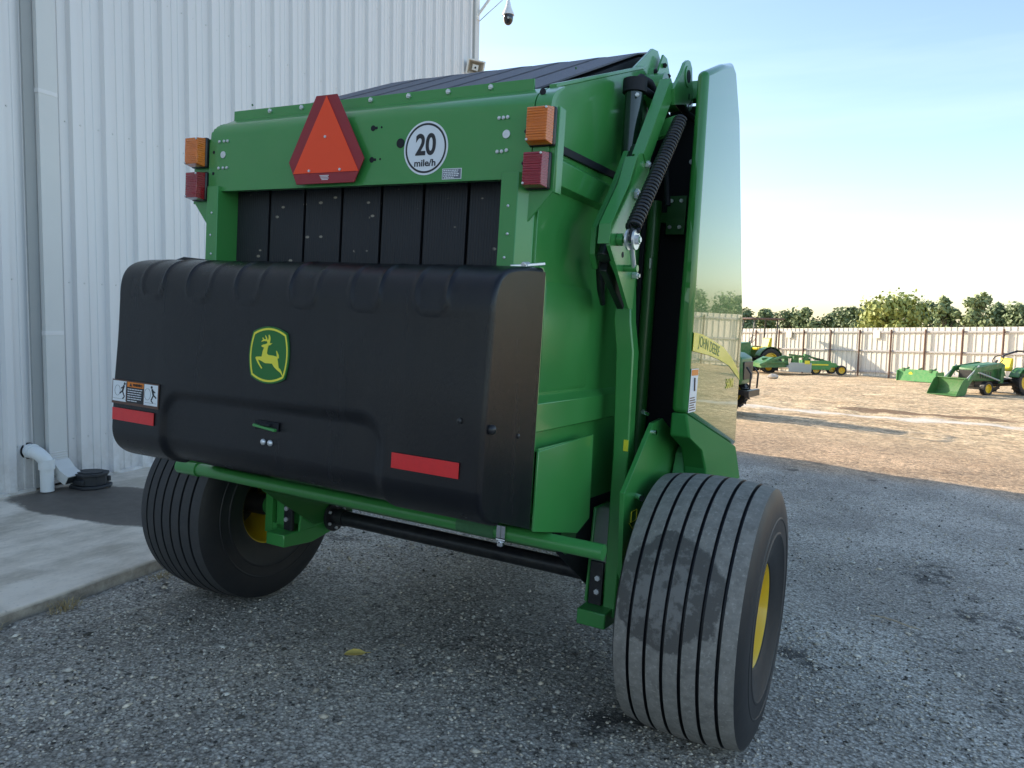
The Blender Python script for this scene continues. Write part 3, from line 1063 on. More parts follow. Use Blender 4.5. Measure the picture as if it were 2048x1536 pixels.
# 20 mile/h disc and the data plate
t_ = MB()
cx, cz = .381, 2.3595
t_.disc((cx, -.8305, cz), .102, 'y', 64, -.0012)
t_.cur = 1
vs, fs = [], []
for k in range(96):
    a = 2 * math.pi * k / 96
    vs += [(cx + r_ * math.cos(a), -.8322, cz + r_ * math.sin(a)) for r_ in (.0945, .0868)]
t_.add(vs, [(2 * k, 2 * ((k + 1) % 96), 2 * ((k + 1) % 96) + 1, 2 * k + 1) for k in range(96)])
sp = t_.build('speed_disc', ['white', 'ink'], bal, smooth=0)
text_part('speed_lettering', '20', 'ink', sp, .110, .093, face_rear(cx, -.8325, cz + .014), bold=.003)
text_part('speed_lettering', 'mile/h', 'ink', sp, .036, .098, face_rear(cx, -.8325, cz - .0555), bold=.0006)
t_ = MB()
t_.box(.463, .549, -.8316, -.830, 2.238, 2.278)
t_.cur = 1
t_.box(.4655, .5465, -.8322, -.8315, 2.2405, 2.2755)
t_.cur = 0
for k, (a, b_) in enumerate(((.0, .92), (.0, .86), (.02, .98), (.0, .90), (.05, .66))):
    z = 2.2705 - k * .0068
    x = .469 + .07 * a
    while x < .469 + .074 * b_:
        l_ = rnd.uniform(.005, .012)
        t_.box(x, min(x + l_, .469 + .074 * b_), -.8328, -.8321, z - .0018, z + .0018)
        x += l_ + .0025
t_.build('data_plate', ['white', 'greyprint'], bal, smooth=0)

# moulded black rear cover
def cover_profile():
    p = [(-.852, 1.912), (-.90, 1.909)]
    def bez(p0, p1, p2, p3, n):
        return [tuple(p0[i] * (1 - t) ** 3 + 3 * p1[i] * t * (1 - t) ** 2 + 3 * p2[i] * t * t * (1 - t) + p3[i] * t ** 3 for i in (0, 1)) for t in np.linspace(0, 1, n)]
    p += bez((-.93, 1.908), (-1.135, 1.893), (-1.192, 1.878), (-1.189, 1.715), 28)
    p += bez((-1.1892, 1.710), (-1.195, 1.52), (-1.208, 1.34), (-1.212, 1.165), 40)
    p += bez((-1.212, 1.16), (-1.208, 1.09), (-1.165, 1.045), (-1.075, 1.028), 20)
    q = [p[0]]                                                 # resample
    for a, b_ in zip(p[:-1], p[1:]):
        d = math.hypot(b_[0] - a[0], b_[1] - a[1])
        k = max(1, int(d / .0095))
        q += [(a[0] + (b_[0] - a[0]) * j / k, a[1] + (b_[1] - a[1]) * j / k) for j in range(1, k + 1)]
    return q
CP = cover_profile()
W_ = .928
def half_w(y, z):
    w = W_
    return w
def arch_sd(x, z):
    """signed distance to the recessed arch panel (negative inside)"""
    x0, x1, zt = -.600, .520, 1.340 + .012 * (x + .5)
    r = .10
    cx_, hx = (x0 + x1) / 2, (x1 - x0) / 2
    dx = abs(x - cx_) - (hx - r)
    dz = z - (zt - r)
    return math.hypot(max(dx, 0), max(dz, 0)) + min(max(dx, dz), 0) - r
EMB = (-.774, -.500, -.230, .057, .340, .620)
def emboss(x, s_arc):
    """raised U-shaped ribs that roll over the top edge; s_arc is distance below the top along the surface"""
    h = 0
    for e_ in EMB:
        if e_ - .03 < x < e_ + .17:
            # U: left leg at e_, bottom at arc .255, right leg at e_+.13
            cxx, hx, r = e_ + .065, .065, .05
            dx = abs(x - cxx) - (hx - r)
            dz = s_arc - (S_BOT - r)
            d = math.hypot(max(dx, 0), max(dz, 0)) + min(max(dx, dz), 0) - r
            fade = float(smst(S_BOT - .30, S_BOT - .20, s_arc))
            h += .0055 * math.exp(-(d / .0065) ** 2) * fade
            h -= .0010 * float(smst(.0, -.02, d)) * fade
    return h
uu = list(np.linspace(-1, 1, 191))
rows = []
arc = 0
arcs = [0]
for a, b_ in zip(CP[:-1], CP[1:]):
    arc += math.hypot(b_[0] - a[0], b_[1] - a[1])
    arcs.append(arc)
S_BOT = min(a_ for a_, c_ in zip(arcs, CP) if c_[1] < 1.738)
nrm = []
for j in range(len(CP)):
    a, b_ = CP[max(0, j - 1)], CP[min(len(CP) - 1, j + 1)]
    t = Vector((b_[0] - a[0], b_[1] - a[1])).normalized()
    nrm.append((t.y, -t.x))                                   # outward
t_ = MB()
vs = []
er = .016
ends = [(er * (1 - math.sin(th)), er * (1 - math.cos(th))) for th in np.linspace(R(90), 0, 6)]
for j, (y, z) in enumerate(CP):
    hw = half_w(y, z)
    row = []
    core = hw - er
    for (o, ins) in [(er * math.sin(th), er * (1 - math.cos(th))) for th in np.linspace(R(86), R(12), 6)]:
        row.append((-(core + o), ins))
    for u in uu:
        row.append((u * core, 0))
    for (o, ins) in [(er * math.sin(th), er * (1 - math.cos(th))) for th in np.linspace(R(12), R(86), 6)]:
        row.append((core + o, ins))
    for (x, ins) in row:
        d = -ins
        if z < 1.42 and y < -.98:
            d -= .016 * float(smst(.004, -.020, arch_sd(x, z)))
            d -= .006 * math.exp(-(arch_sd(x, z) / .010) ** 2)
        if arcs[j] < S_BOT + .05:
            d += emboss(x, arcs[j])
        d += .0012 * math.sin(x * 9 + z * 4) + .0009 * math.sin(z * 17 + x * 3)
        ny_, nz_ = nrm[j]
        vs.append((x, y - abs(ny_) * d if ny_ < 0 else y + ny_ * d, z + nz_ * d))
nc = len(uu) + 12
t_.add(vs, [(j * nc + i, j * nc + i + 1, (j + 1) * nc + i + 1, (j + 1) * nc + i) for j in range(len(CP) - 1) for i in range(nc - 1)])
# side walls forward to the gate
for s, col in ((-1, 0), (1, nc - 1)):
    js = [j for j in range(len(CP)) if CP[j][0] < -.84]
    o = len(t_.v)
    add = []
    vl = vs[js[-1] * nc + col]
    t_.add([vl, (vl[0], -.835, vl[2]), (vl[0], -.835, .968)], [(0, 1, 2)])
    o = len(t_.v)
    for j in js:
        v = vs[j * nc + col]
        yf = -.835 - .03 * float(smst(1.35, 1.0, v[2])) * 0
        add += [v, (v[0], yf, v[2]), (v[0] - s * .02, yf + .012, v[2])]
    t_.v += add
    for k in range(len(js) - 1):
        for q in (0, 1):
            t_.f.append((o + 3 * k + q, o + 3 * k + 3 + q, o + 3 * k + 4 + q, o + 3 * k + 1 + q))
            t_.m.append(0)
cover = t_.build('rear_cover', 'black', bal, smooth=50)
# emblem: barrel-shaped badge with the leaping deer
def badge(k, cx_=-.0205, cz_=1.5365):
    hw, hh = .1015 * k, .107 * k
    pts = []
    cor = [(-.85, .79), (.85, .79), (.85, -.79), (-.85, -.79)]
    bul = [(0, 1.0), (1.0, 0), (0, -1.0), (-1.0, 0)]
    for i in range(4):
        a, m_, c = Vector(cor[i]), Vector(bul[i]), Vector(cor[(i + 1) % 4])
        ctrl = m_ * 2 - (a + c) / 2
        for q in np.linspace(0, 1, 12)[:-1]:
            p = a * (1 - q) ** 2 + ctrl * 2 * q * (1 - q) + c * q * q
            pts.append((cx_ + p.x * hw, cz_ + p.y * hh))
    return pts
t_ = MB()
t_.prism(badge(1.0), 'y', -1.2165, -1.2105)
t_.cur = 1
o_, i_ = badge(.945), badge(.875)
t_.add([(x, -1.2170, z) for x, z in o_] + [(x, -1.2170, z) for x, z in i_],
       [(k, (k + 1) % len(o_), len(o_) + (k + 1) % len(o_), len(o_) + k) for k in range(len(o_))])
DE = [(945, 1180), (905, 1075), (870, 1020), (835, 1000), (815, 905), (795, 815), (825, 800), (820, 745), (770, 655), (755, 660), (775, 730), (780, 775), (700, 760), (580, 755), (550, 725), (558, 640),
      (575, 560), (610, 552), (660, 505), (600, 515), (610, 430), (605, 385), (580, 338), (562, 345), (572, 400), (565, 440), (548, 450), (525, 395), (492, 355), (487, 372), (510, 415), (512, 435), (465, 440), (440, 405), (425, 412), (445, 450), (408, 485), (412, 494), (470, 475), (540, 478), (548, 515), (500, 540),
      (450, 552), (416, 575), (425, 598), (478, 612), (455, 680), (435, 800), (320, 812), (295, 830), (305, 860), (360, 950), (445, 1052), (465, 1040), (400, 955), (352, 868), (420, 885), (520, 930), (680, 925), (740, 1000), (800, 1045), (880, 1095)]
dx_ = lambda px, py: (-.0205 + (px - 607) / 452 * .1015 + .004, 1.5365 - (py - 757) / 590 * .107)
t_.prism([dx_(*p) for p in DE], 'y', -1.2176, -1.2164)
t_.build('emblem', ['emblemgreen', 'emblemyellow'], cover, smooth=0)
TILT = Matrix.Translation((0, -1.212, 1.165)) @ Matrix.Rotation(-.046, 4, 'X') @ Matrix.Translation((0, 1.212, -1.165))
TILT2 = Matrix.Translation((0, -1.212, 1.165)) @ Matrix.Rotation(-.022, 4, 'X') @ Matrix.Translation((0, 1.212, -1.165))
emb_o = [o for o in cover.children if o.name.startswith('emblem')][0]
emb_o.matrix_local = Matrix.Translation((0, -1.212, 1.165)) @ Matrix.Rotation(-.0385, 4, 'X') @ Matrix.Translation((0, 1.212, -1.165))
# reflectors and warning label
for (x0, x1) in ((.577, .846), (-.914, -.646)):
    t_ = MB()
    t_.box(x0, x1, -1.2150, -1.2118, 1.197, 1.250)
    t_.build('reflector', 'reflector', cover, bevel=.0008)
t_ = MB()
t_.box(-.922, -.622, -1.2150, -1.2118, 1.268, 1.371)
t_.cur = 1
for x0, x1 in ((-.917, -.828), (-.712, -.627)):
    t_.box(x0, x1, -1.2155, -1.2149, 1.279, 1.366)
t_.cur = 2
t_.box(-.822, -.717, -1.2155, -1.2149, 1.345, 1.366)
t_.cur = 3
t_.box(-.822, -.717, -1.2155, -1.2149, 1.279, 1.344)
t_.prism([(-.808, 1.348), (-.790, 1.348), (-.799, 1.363)], 'y', -1.2162, -1.2154)
for (px_, sgn) in ((-.842, 1), (-.662, -1)):                   # running figures and the machine outline
    for a, b_, w_ in (((0, .07), (-.010 * sgn, .045), .010), ((-.010 * sgn, .045), (-.028 * sgn, .034), .006), ((-.010 * sgn, .045), (.004 * sgn, .022), .006), ((.004 * sgn, .022), (-.008 * sgn, .012), .005), ((0, .066), (-.020 * sgn, .056), .005)):
        t_.bar((px_ + a[0], -1.2158, 1.279 + a[1]), (px_ + b_[0], -1.2158, 1.279 + b_[1]), .0012, w_, (1, 0, .3))
    t_.disc((px_ + .003 * sgn, -1.2154, 1.356), .006, 'y', 12, -.0008)
for (x, z, r_) in ((-.885, 1.325, .022), (-.690, 1.325, .024)):
    for k in range(20):
        a = 2 * math.pi * k / 20
        b_ = 2 * math.pi * (k + 1) / 20
        t_.bar((x + r_ * math.cos(a) * .8, -1.2157, z + r_ * math.sin(a)), (x + r_ * math.cos(b_) * .8, -1.2157, z + r_ * math.sin(b_)), .0008, .0012, (0, 1, 0))
t_.bar((-.912, -1.2157, 1.290), (-.835, -1.2157, 1.290), .0008, .0015, (0, 1, 0))
t_.bar((-.705, -1.2157, 1.290), (-.635, -1.2157, 1.290), .0008, .0015, (0, 1, 0))
t_.bar((-.828, -1.2157, 1.283), (-.828, -1.2157, 1.362), .0008, .0015, (0, 1, 0))
t_.cur = 1
for k in range(6):
    x, xe = -.818, -.724 - rnd.uniform(0, .012) - (.028 if k == 5 else 0)
    while x < xe:
        l_ = rnd.uniform(.008, .022)
        t_.box(x, min(x + l_, xe), -1.2162, -1.2154, 1.3345 - k * .0098, 1.3380 - k * .0098)
        x += l_ + .003
wl_ = t_.build('warning_label', ['decalbrown', 'white', 'decalorange', 'ink'], cover, smooth=0)
tx_ = text_part('warning_lettering', 'WARNING', 'ink', cover, .016, .062, face_rear(-.755, -1.2162, 1.3555), bold=.0004)
tx_.matrix_local = TILT2
wl_.matrix_local = TILT2
# latch slot, bolts and knobs on the cover
t_ = MB()
t_.box(-.080, .040, -1.202, -1.196, 1.252, 1.286)
t_.cur = 1
t_.bar((-.078, -1.205, 1.268), (.034, -1.205, 1.258), .020, .010)
t_.cur = 0
t_.bar((-.040, -1.208, 1.276), (.010, -1.208, 1.276), .016, .012)
t_.build('latch', ['void', 'green'], cover, bevel=.002)
for (x, y, z) in ((-.037, -1.196, 1.206), (-.001, -1.196, 1.206)):
    t_ = MB()
    t_.lathe([(0, .012), (-.004, .012), (-.009, .008), (-.011, .001)], (x, y, z), 'y', 16)
    t_.build('bolt', 'zinc', cover, smooth=50)
for pr_, c_, ax_ in (([(0, .010), (-.005, .009), (-.008, .001)], (.835, -1.206, 1.385), 'y'), ([(0, .016), (.012, .016), (.018, .010), (.020, .001)], (.927, -1.165, 1.364), 'x'), ([(0, .009), (.005, .008), (.008, .001)], (.927, -.971, 1.324), 'x')):
    t_ = MB()
    t_.lathe(pr_, c_, ax_, 18)
    t_.build('knob', 'blackmetal', cover, smooth=50)
# rubber strap at the cover's top left, clip at its top right
t_ = MB()
t_.prism([(-.895, 1.895), (-.80, 1.918), (-.68, 1.910), (-.68, 1.902), (-.80, 1.905), (-.88, 1.885)], 'y', -.97, -.90)
t_.build('rubber_strap', 'drainblack', cover, bevel=.004)
t_ = MB()
t_.bar((.835, -.93, 1.906), (.885, -.90, 1.912), .02, .012)
t_.bar((.885, -.90, 1.914), (.935, -.86, 1.924), .014, .010)
t_.cyl((.880, -.92, 1.915), (.880, -.88, 1.920), .009, n=10)
t_.build('cover_clip', 'zinc', cover, bevel=.002)
# green hanger strip alongside the cover, lower side plate
for s in (1, -1):
    t_ = MB()
    t_.prism([(-.855, 1.02), (-.800, 1.02), (-.800, 1.88), (-.825, 1.915), (-.855, 1.915)], 'x', s * .905, s * .915)
    t_.build('cover_hanger', 'green', bal, bevel=.003)
    t_ = MB()
    t_.prism([(-.812, 1.253), (-.288, 1.266), (-.268, .900), (-.395, .860), (-.813, .955)], 'x', s * .925, s * .935)
    t_.prism([(s * .865, 1.240), (s * .930, 1.262), (s * .930, 1.250), (s * .865, 1.228)], 'y', -.80, -.30)
    t_.prism([(s * .87, .96), (s * .930, .96), (s * .930, 1.25), (s * .87, 1.23)], 'y', -.296, -.288)
    t_.build('lower_side_plate', 'green', bal, bevel=.003)
# bumper tube with end sleeve and grip patch, hanging clevis
t_ = MB()
t_.cyl((-1.03, -.66, .885), (1.155, -.66, .885), .031, n=20)
t_.cur = 0
t_.cyl((-1.165, -.66, .885), (-1.025, -.66, .885), .038, n=20)
for x in (-.60, .62, -.05):
    t_.bar((x, -.66, .885), (x, -.45, .96), .05, .02)
t_.cur = 1
t_.cyl((.525, -.66, .885), (.700, -.66, .885), .0335, n=20)
bp_ = t_.build('bumper_tube', ['green', 'grip'], bal, smooth=40)
t_ = MB()
for q in (-.010, .010):
    t_.bar((.740 + q, -.70, .92), (.740 + q, -.70, .855), .006, .018)
t_.cyl((.722, -.70, .865), (.762, -.70, .865), .007, n=10)
t_.lathe([(0, .001), (.006, .014), (.02, .014), (.026, .001)], (.740, -.70, .835), 'z', 14)
t_.build('clevis', 'chrome', bal)
# black sheet added for the dark region under the body
t_ = MB()
t_.prism([(-.84, 1.0), (-.60, .985), (.2, .74), (1.9, .60), (1.9, .64), (.2, .80), (-.60, 1.03), (-.84, 1.03)], 'x', -.846, .846)
t_.build('underside_dark_sheet', 'void', bal, smooth=0)
# cross pipe with end flanges
t_ = MB()
t_.cyl((-.83, .158, .520), (.86, .158, .520), .044, n=24)
t_.cyl((-.80, .158, .520), (-.755, .158, .520), .050, n=24)
for x in (-.845, .84):
    t_.cyl((x, .158, .520), (x + .018, .158, .520), .088, n=28)
t_.cur = 1
for k in range(6):
    a = math.pi / 6 + k * math.pi / 3
    t_.hexa((-.827, .158 + .068 * math.cos(a), .520 + .068 * math.sin(a)), .010, 'x', .010)
t_.build('cross_pipe', ['blackmetal', 'zinc'], bal, smooth=40)
# wheel-frame uprights with feet
for s in (1, -1):
    t_ = MB()
    po = [(.925, 1.99), (.925, 1.75), (.945, 1.62), (.965, 1.18), (.968, .43), (1.026, .43), (1.036, 1.18), (1.026, 1.62), (1.004, 1.75), (.985, 1.99)]
    t_.prism([(s * x, z) for x, z in po], 'y', -.12, -.045)
    t_.prism([(-.205, .402), (.02, .385), (.23, .425), (.25, .52), (.16, .55), (.02, .475), (-.205, .472)], 'x', s * .880, s * 1.015)
    t_.prism([(-.10, .47), (.30, .50), (.34, .80), (.10, .90), (-.06, .90)], 'x', s * .868, s * .884)
    t_.build('frame_upright', 'green', bal, bevel=.006)
    t_ = MB()
    t_.box(*sorted((s * .900, s * .962)), -.128, -.108, .476, .672)
    up = t_.build('bolted_plate', 'blackmetal', bal, bevel=.002)
    for c_, r_, ax_, th_ in (((s * .940, -.129, .600), .013, 'y', -.010), ((s * .940, -.129, .538), .013, 'y', -.010), ((s * .884, .06, .66), .011, 'x', -s * .026), ((s * .884, .17, .70), .011, 'x', -s * .026)):
        t_ = MB()
        t_.hexa(c_, r_, ax_, th_)
        t_.build('bolt', 'zinc', up)
# pale sticker on the right upright
t_ = MB()
t_.box(1.012, 1.034, -.1222, -.1202, 1.185, 1.235)
t_.build('sticker', 'decalyellow', bal, smooth=0)

# gate linkage on the right side (mirrored on the left)
for s in (1, -1):
    t_ = MB()
    t_.prism([(-.332, 2.417), (-.400, 2.292), (-.567, 2.108), (-.572, 2.023), (-.490, 1.952), (-.319, 1.800), (-.268, 1.800), (-.262, 1.954), (-.285, 2.079), (-.380, 2.115), (-.290, 2.231), (-.185, 2.370), (-.175, 2.456)], 'x', s * 1.045, s * 1.060)
    t_.bar((s * 1.040, -.255, 2.405), (s * 1.040, .030, 2.790), .050, .075, (0, -1, .6))
    t_.prism([(-.345, 2.405), (-.412, 2.285), (-.575, 2.105), (-.580, 2.030), (-.565, 2.030), (-.555, 2.098), (-.392, 2.275), (-.325, 2.395)], 'x', s * 1.012, s * 1.060)
    t_.cur = 1
    zbolts(t_, [(s * 1.061, -.230, 2.395)], .015, 'x', s * .014)
    zbolts(t_, [(s * 1.061, -.330, 2.255)], .024, 'x', s * .012)
    zbolts(t_, [(s * 1.061, -.300, 1.935)], .014, 'x', s * .022)
    t_.cur = 2
    t_.disc((s * 1.0602, -.43, 2.005), .012, 'x', 14, s * .001)
    t_.build('gate_link', ['green', 'zinc', 'void'], bal, bevel=.004)
    t_ = MB()
    t_.prism([(-.177, 2.470), (-.310, 2.284), (-.470, 2.107), (-.474, 2.000), (-.430, 1.945), (-.40, 2.02), (-.385, 2.115), (-.224, 2.300), (-.096, 2.469)], 'x', s * .935, s * .960)
    t_.build('inner_link', 'green', bal, bevel=.004)
    t_ = MB()
    t_.cyl((s * .998, -.470, 1.985), (s * .998, -.295, 2.275), .030, n=18)
    t_.cyl((s * .998, -.225, 2.385), (s * .998, -.170, 2.475), .032, n=18)
    t_.bar((s * .990, -.44, 1.96), (s * .985, -.20, 1.82), .03, .05)
    hc = t_.build('gate_cylinder', 'blackmetal', bal, bevel=.004)
    t_ = MB()
    t_.cyl((s * .998, -.30, 2.266), (s * .998, -.21, 2.41), .011, n=14)
    t_.build('rod', 'chrome', hc)
    t_ = MB()
    t_.tube([(s * .925, -.33, 2.00), (s * .930, -.32, 1.94), (s * .915, -.27, 1.88), (s * .90, -.20, 1.82)], [.016, .022, .018, .012], 8)
    t_.build('hose', 'blackmetal', bal, smooth=60)
    # pivot plate at the top
    t_ = MB()
    t_.prism([(.033, 2.708), (.009, 2.770), (.052, 2.812), (.120, 2.885), (.150, 2.925), (.190, 2.950), (.225, 2.955), (.262, 2.935), (.285, 2.870), (.306, 2.814), (.25, 2.77)], 'x', s * 1.062, s * 1.078)
    t_.cyl((s * 1.06, .200, 2.880), (s * 1.082, .200, 2.880), .046, n=20)
    t_.cur = 1
    t_.disc((s * 1.0822, .200, 2.880), .028, 'x', 20, s * .002)
    t_.box(*sorted((s * 1.0782, s * 1.0795)), .235, .248, 2.79, 2.815)
    t_.box(*sorted((s * 1.0782, s * 1.0795)), .235, .248, 2.735, 2.765)
    t_.build('pivot_plate', ['green', 'void'], bal, bevel=.004)
    # return spring
    t_ = MB()
    a, b_ = Vector((s * 1.118, .003, 2.630)), Vector((s * 1.118, -.500, 2.095))
    d = b_ - a
    ax1 = Vector((1, 0, 0))
    ax2 = d.normalized().cross(ax1)
    turns, per = 36, 12
    pts = [a + d * (k / (turns * per)) + (ax1 * math.cos(2 * math.pi * k / per) + ax2 * math.sin(2 * math.pi * k / per)) * .0245 for k in range(turns * per + 1)]
    t_.tube(pts, .0074, 7)
    t_.tube([b_, b_ - ax2 * .01 + Vector((0, -.02, -.04))], .009, 7)
    t_.build('return_spring', 'blackmetal', bal, smooth=60)
    t_ = MB()
    t_.cyl((s * 1.055, -.495, 2.055), (s * 1.150, -.495, 2.055), .013, n=14)
    t_.cyl((s * 1.062, -.495, 2.055), (s * 1.085, -.495, 2.055), .024, n=18)
    t_.cur = 1
    t_.cyl((s * 1.100, -.495, 2.055), (s * 1.108, -.495, 2.055), .040, n=26)
    t_.cyl((s * 1.128, -.495, 2.055), (s * 1.136, -.495, 2.055), .038, n=26)
    t_.hexa((s * 1.136, -.495, 2.055), .018, 'x', s * .012)
    t_.cyl((s * 1.110, -.480, 2.04), (s * 1.100, -.400, 1.955), .010, n=10)
    t_.cur = 0
    t_.cyl((s * 1.06, -.400, 1.955), (s * 1.115, -.400, 1.955), .014, n=12)
    t_.build('spring_pin', ['green', 'zinc'], bal)
    # upright damper cylinder beside the gate
    t_ = MB()
    t_.cyl((s * .935, -.09, 2.44), (s * .935, -.09, 2.735), .040, n=24)
    t_.cur = 1
    t_.cyl((s * .935, -.09, 2.735), (s * .935, -.09, 2.790), .052, n=24)
    t_.tube([(s * .935, -.09, 2.77), (s * .945, -.05, 2.81), (s * .96, .02, 2.81), (s * .99, .09, 2.74), (s * 1.0, .16, 2.70), (s * 1.02, .25, 2.66)], .018, 10)
    t_.tube([(s * .96, -.05, 2.76), (s * 1.0, .05, 2.74), (s * 1.03, .16, 2.78), (s * 1.06, .30, 2.74), (s * 1.12, .36, 2.70)], .016, 10)
    t_.tube([(s * 1.0, .3, 2.72), (s * 1.0, .22, 2.52), (s * 1.03, .2, 2.3)], .014, 8)
    t_.cur = 2
    zbolts(t_, [(s * .965, -.13, 2.712)], .009, 'y', -.008)
    t_.build('damper_cylinder', ['cylblack', 'void', 'zinc'], bal, smooth=45)
    # pivot castings, cross bar and hinge details
    t_ = MB()
    t_.cyl((s * .862, .255, 2.865), (s * .960, .255, 2.865), .060, n=24)
    t_.cyl((s * .862, .400, 2.855), (s * 1.035, .400, 2.855), .068, n=24)
    t_.prism([(.19, 2.81), (.33, 2.74), (.47, 2.80), (.47, 2.95), (.24, 2.95)], 'x', s * .875, s * .905)
    t_.box(*sorted((s * .866, s * 1.165)), .46, .54, 2.860, 2.945)
    if s > 0:
        t_.prism([(.10, 2.90), (.36, 3.085), (.44, 3.10), (.68, 2.96), (.68, 2.86), (.30, 2.86)], 'x', s * .832, s * .846)
    if s > 0:
        t_.prism([(.36, 2.95), (.44, 3.08), (.50, 3.08), (.62, 2.97)], 'x', s * .866, s * .876)
    if s > 0:
        t_.bar((s * .99, .02, 2.59), (s * 1.11, .02, 2.62), .04, .07)
        t_.bar((s * .97, -.02, 2.60), (s * 1.02, -.06, 2.58), .012, .06)
    t_.cur = 1
    if s > 0:
        zbolts(t_, [(s * .906, .23, 2.93), (s * .877, .45, 3.03), (s * .877, .52, 3.0)], .012, 'x', s * .012)
    t_.disc((s * .9605, .255, 2.865), .034, 'x', 20, s * .002)
    t_.disc((s * 1.0355, .400, 2.855), .042, 'x', 20, s * .002)
    t_.build('gate_hinge', ['green', 'void'], bal, bevel=.005)
# inner panels, posts and bolted plate seen between the gate and the shield
for s in (1, -1):
    t_ = MB()
    t_.prism([(.33, .80), (1.3, .74), (1.3, 2.30), (.66, 2.74), (.33, 2.72)], 'x', s * .865, s * .885)  # black sheets added so the gap stays dark, with no sky through it
    t_.box(*sorted((s * .886, s * 1.165)), .58, .60, .75, 2.86)
    t_.cur = 1
    t_.cyl((s * .915, .36, .75), (s * .915, .36, 2.35), .034, n=18)
    t_.box(*sorted((s * .935, s * 1.03)), .50, .512, 2.21, 2.40)
    t_.box(*sorted((s * .886, s * 1.0)), .512, .56, 2.27, 2.32)
    t_.cur = 2
    zbolts(t_, [(s * .955, .499, 2.375), (s * 1.005, .499, 2.375), (s * .955, .499, 2.245), (s * 1.005, .499, 2.245)], .010, 'y', -.008)
    t_.cyl((s * 1.06, .44, 2.55), (s * 1.06, .43, 2.55), .012, n=12)
    t_.box(*sorted((s * .925, s * .934)), .31, .325, 2.02, 2.07)
    t_.cur = 0 if s > 0 else 1
    t_.prism([(-.52, .975), (.32, .975), (.33, .50), (.0, .50), (-.40, .76)], 'x', s * .849, s * .857)  # filler plate, blackened on the right where the gap is dark
    t_.build('inner_panel', ['void', 'greendark', 'zinc'], bal, smooth=40)
    # axle support plate and wheel-arch bracket
    t_ = MB()
    t_.prism([(.12, 1.320), (-.02, 1.310), (-.343, 1.047), (-.30, .70), (-.12, .47), (.30, .45), (.56, .80), (.62, 1.10)] if s > 0 else [(.12, 1.32), (.02, 1.31), (.02, .48), (.30, .45), (.56, .80), (.62, 1.10)], 'x', s * 1.088, s * 1.108)
    t_.prism([(.30, 1.04), (.34, 1.14), (.42, 1.185), (.62, 1.10), (.62, 1.02)], 'x', s * 1.12, s * 1.19)
    if s < 0:
        t_.box(-1.108, -1.055, -.125, -.055, .44, .93)
        t_.box(-1.06, -.96, -.12, -.06, .44, .50)
    t_.cyl((s * .90, 0, .556), (s * 1.36, 0, .556), .055, n=20)
    t_.box(*sorted((s * .90, s * 1.10)), -.055, .055, .50, .61)
    t_.cur = 1
    t_.box(*sorted((s * 1.1895, s * 1.1915)), .38, .50, 1.055, 1.115)
    t_.box(*sorted((s * 1.13, s * 1.18)), .3335, .338, 1.055, 1.125)
    t_.build('axle_support', ['green', 'void'], bal, bevel=.005)
    for p0_, p1_, r_ in (((s * 1.108, -.12, 1.36), (s * 1.108, -.18, 1.372), .010), ((s * 1.110, -.19, 1.010), (s * 1.145, -.22, 1.012), .014), ((s * 1.108, -.02, 1.27), (s * 1.125, -.02, 1.27), .012)):
        t_ = MB()
        t_.cyl(p0_, p1_, r_, n=14)
        t_.build('grease_fitting', 'chrome', bal)
t_ = MB()
for a, b_ in (((-.235, .95), (-.165, .95)), ((-.235, .905), (-.165, .905)), ((-.235, .95), (-.235, .905)), ((-.165, .95), (-.165, .905)), ((-.255, .905), (-.200, .868)), ((-.145, .905), (-.200, .868))):
    t_.bar((1.1088, a[0], a[1]), (1.1088, b_[0], b_[1]), .0015, .005, (1, 0, 0))
t_.build('arrow_decal', 'decalyellow', bal, smooth=0)

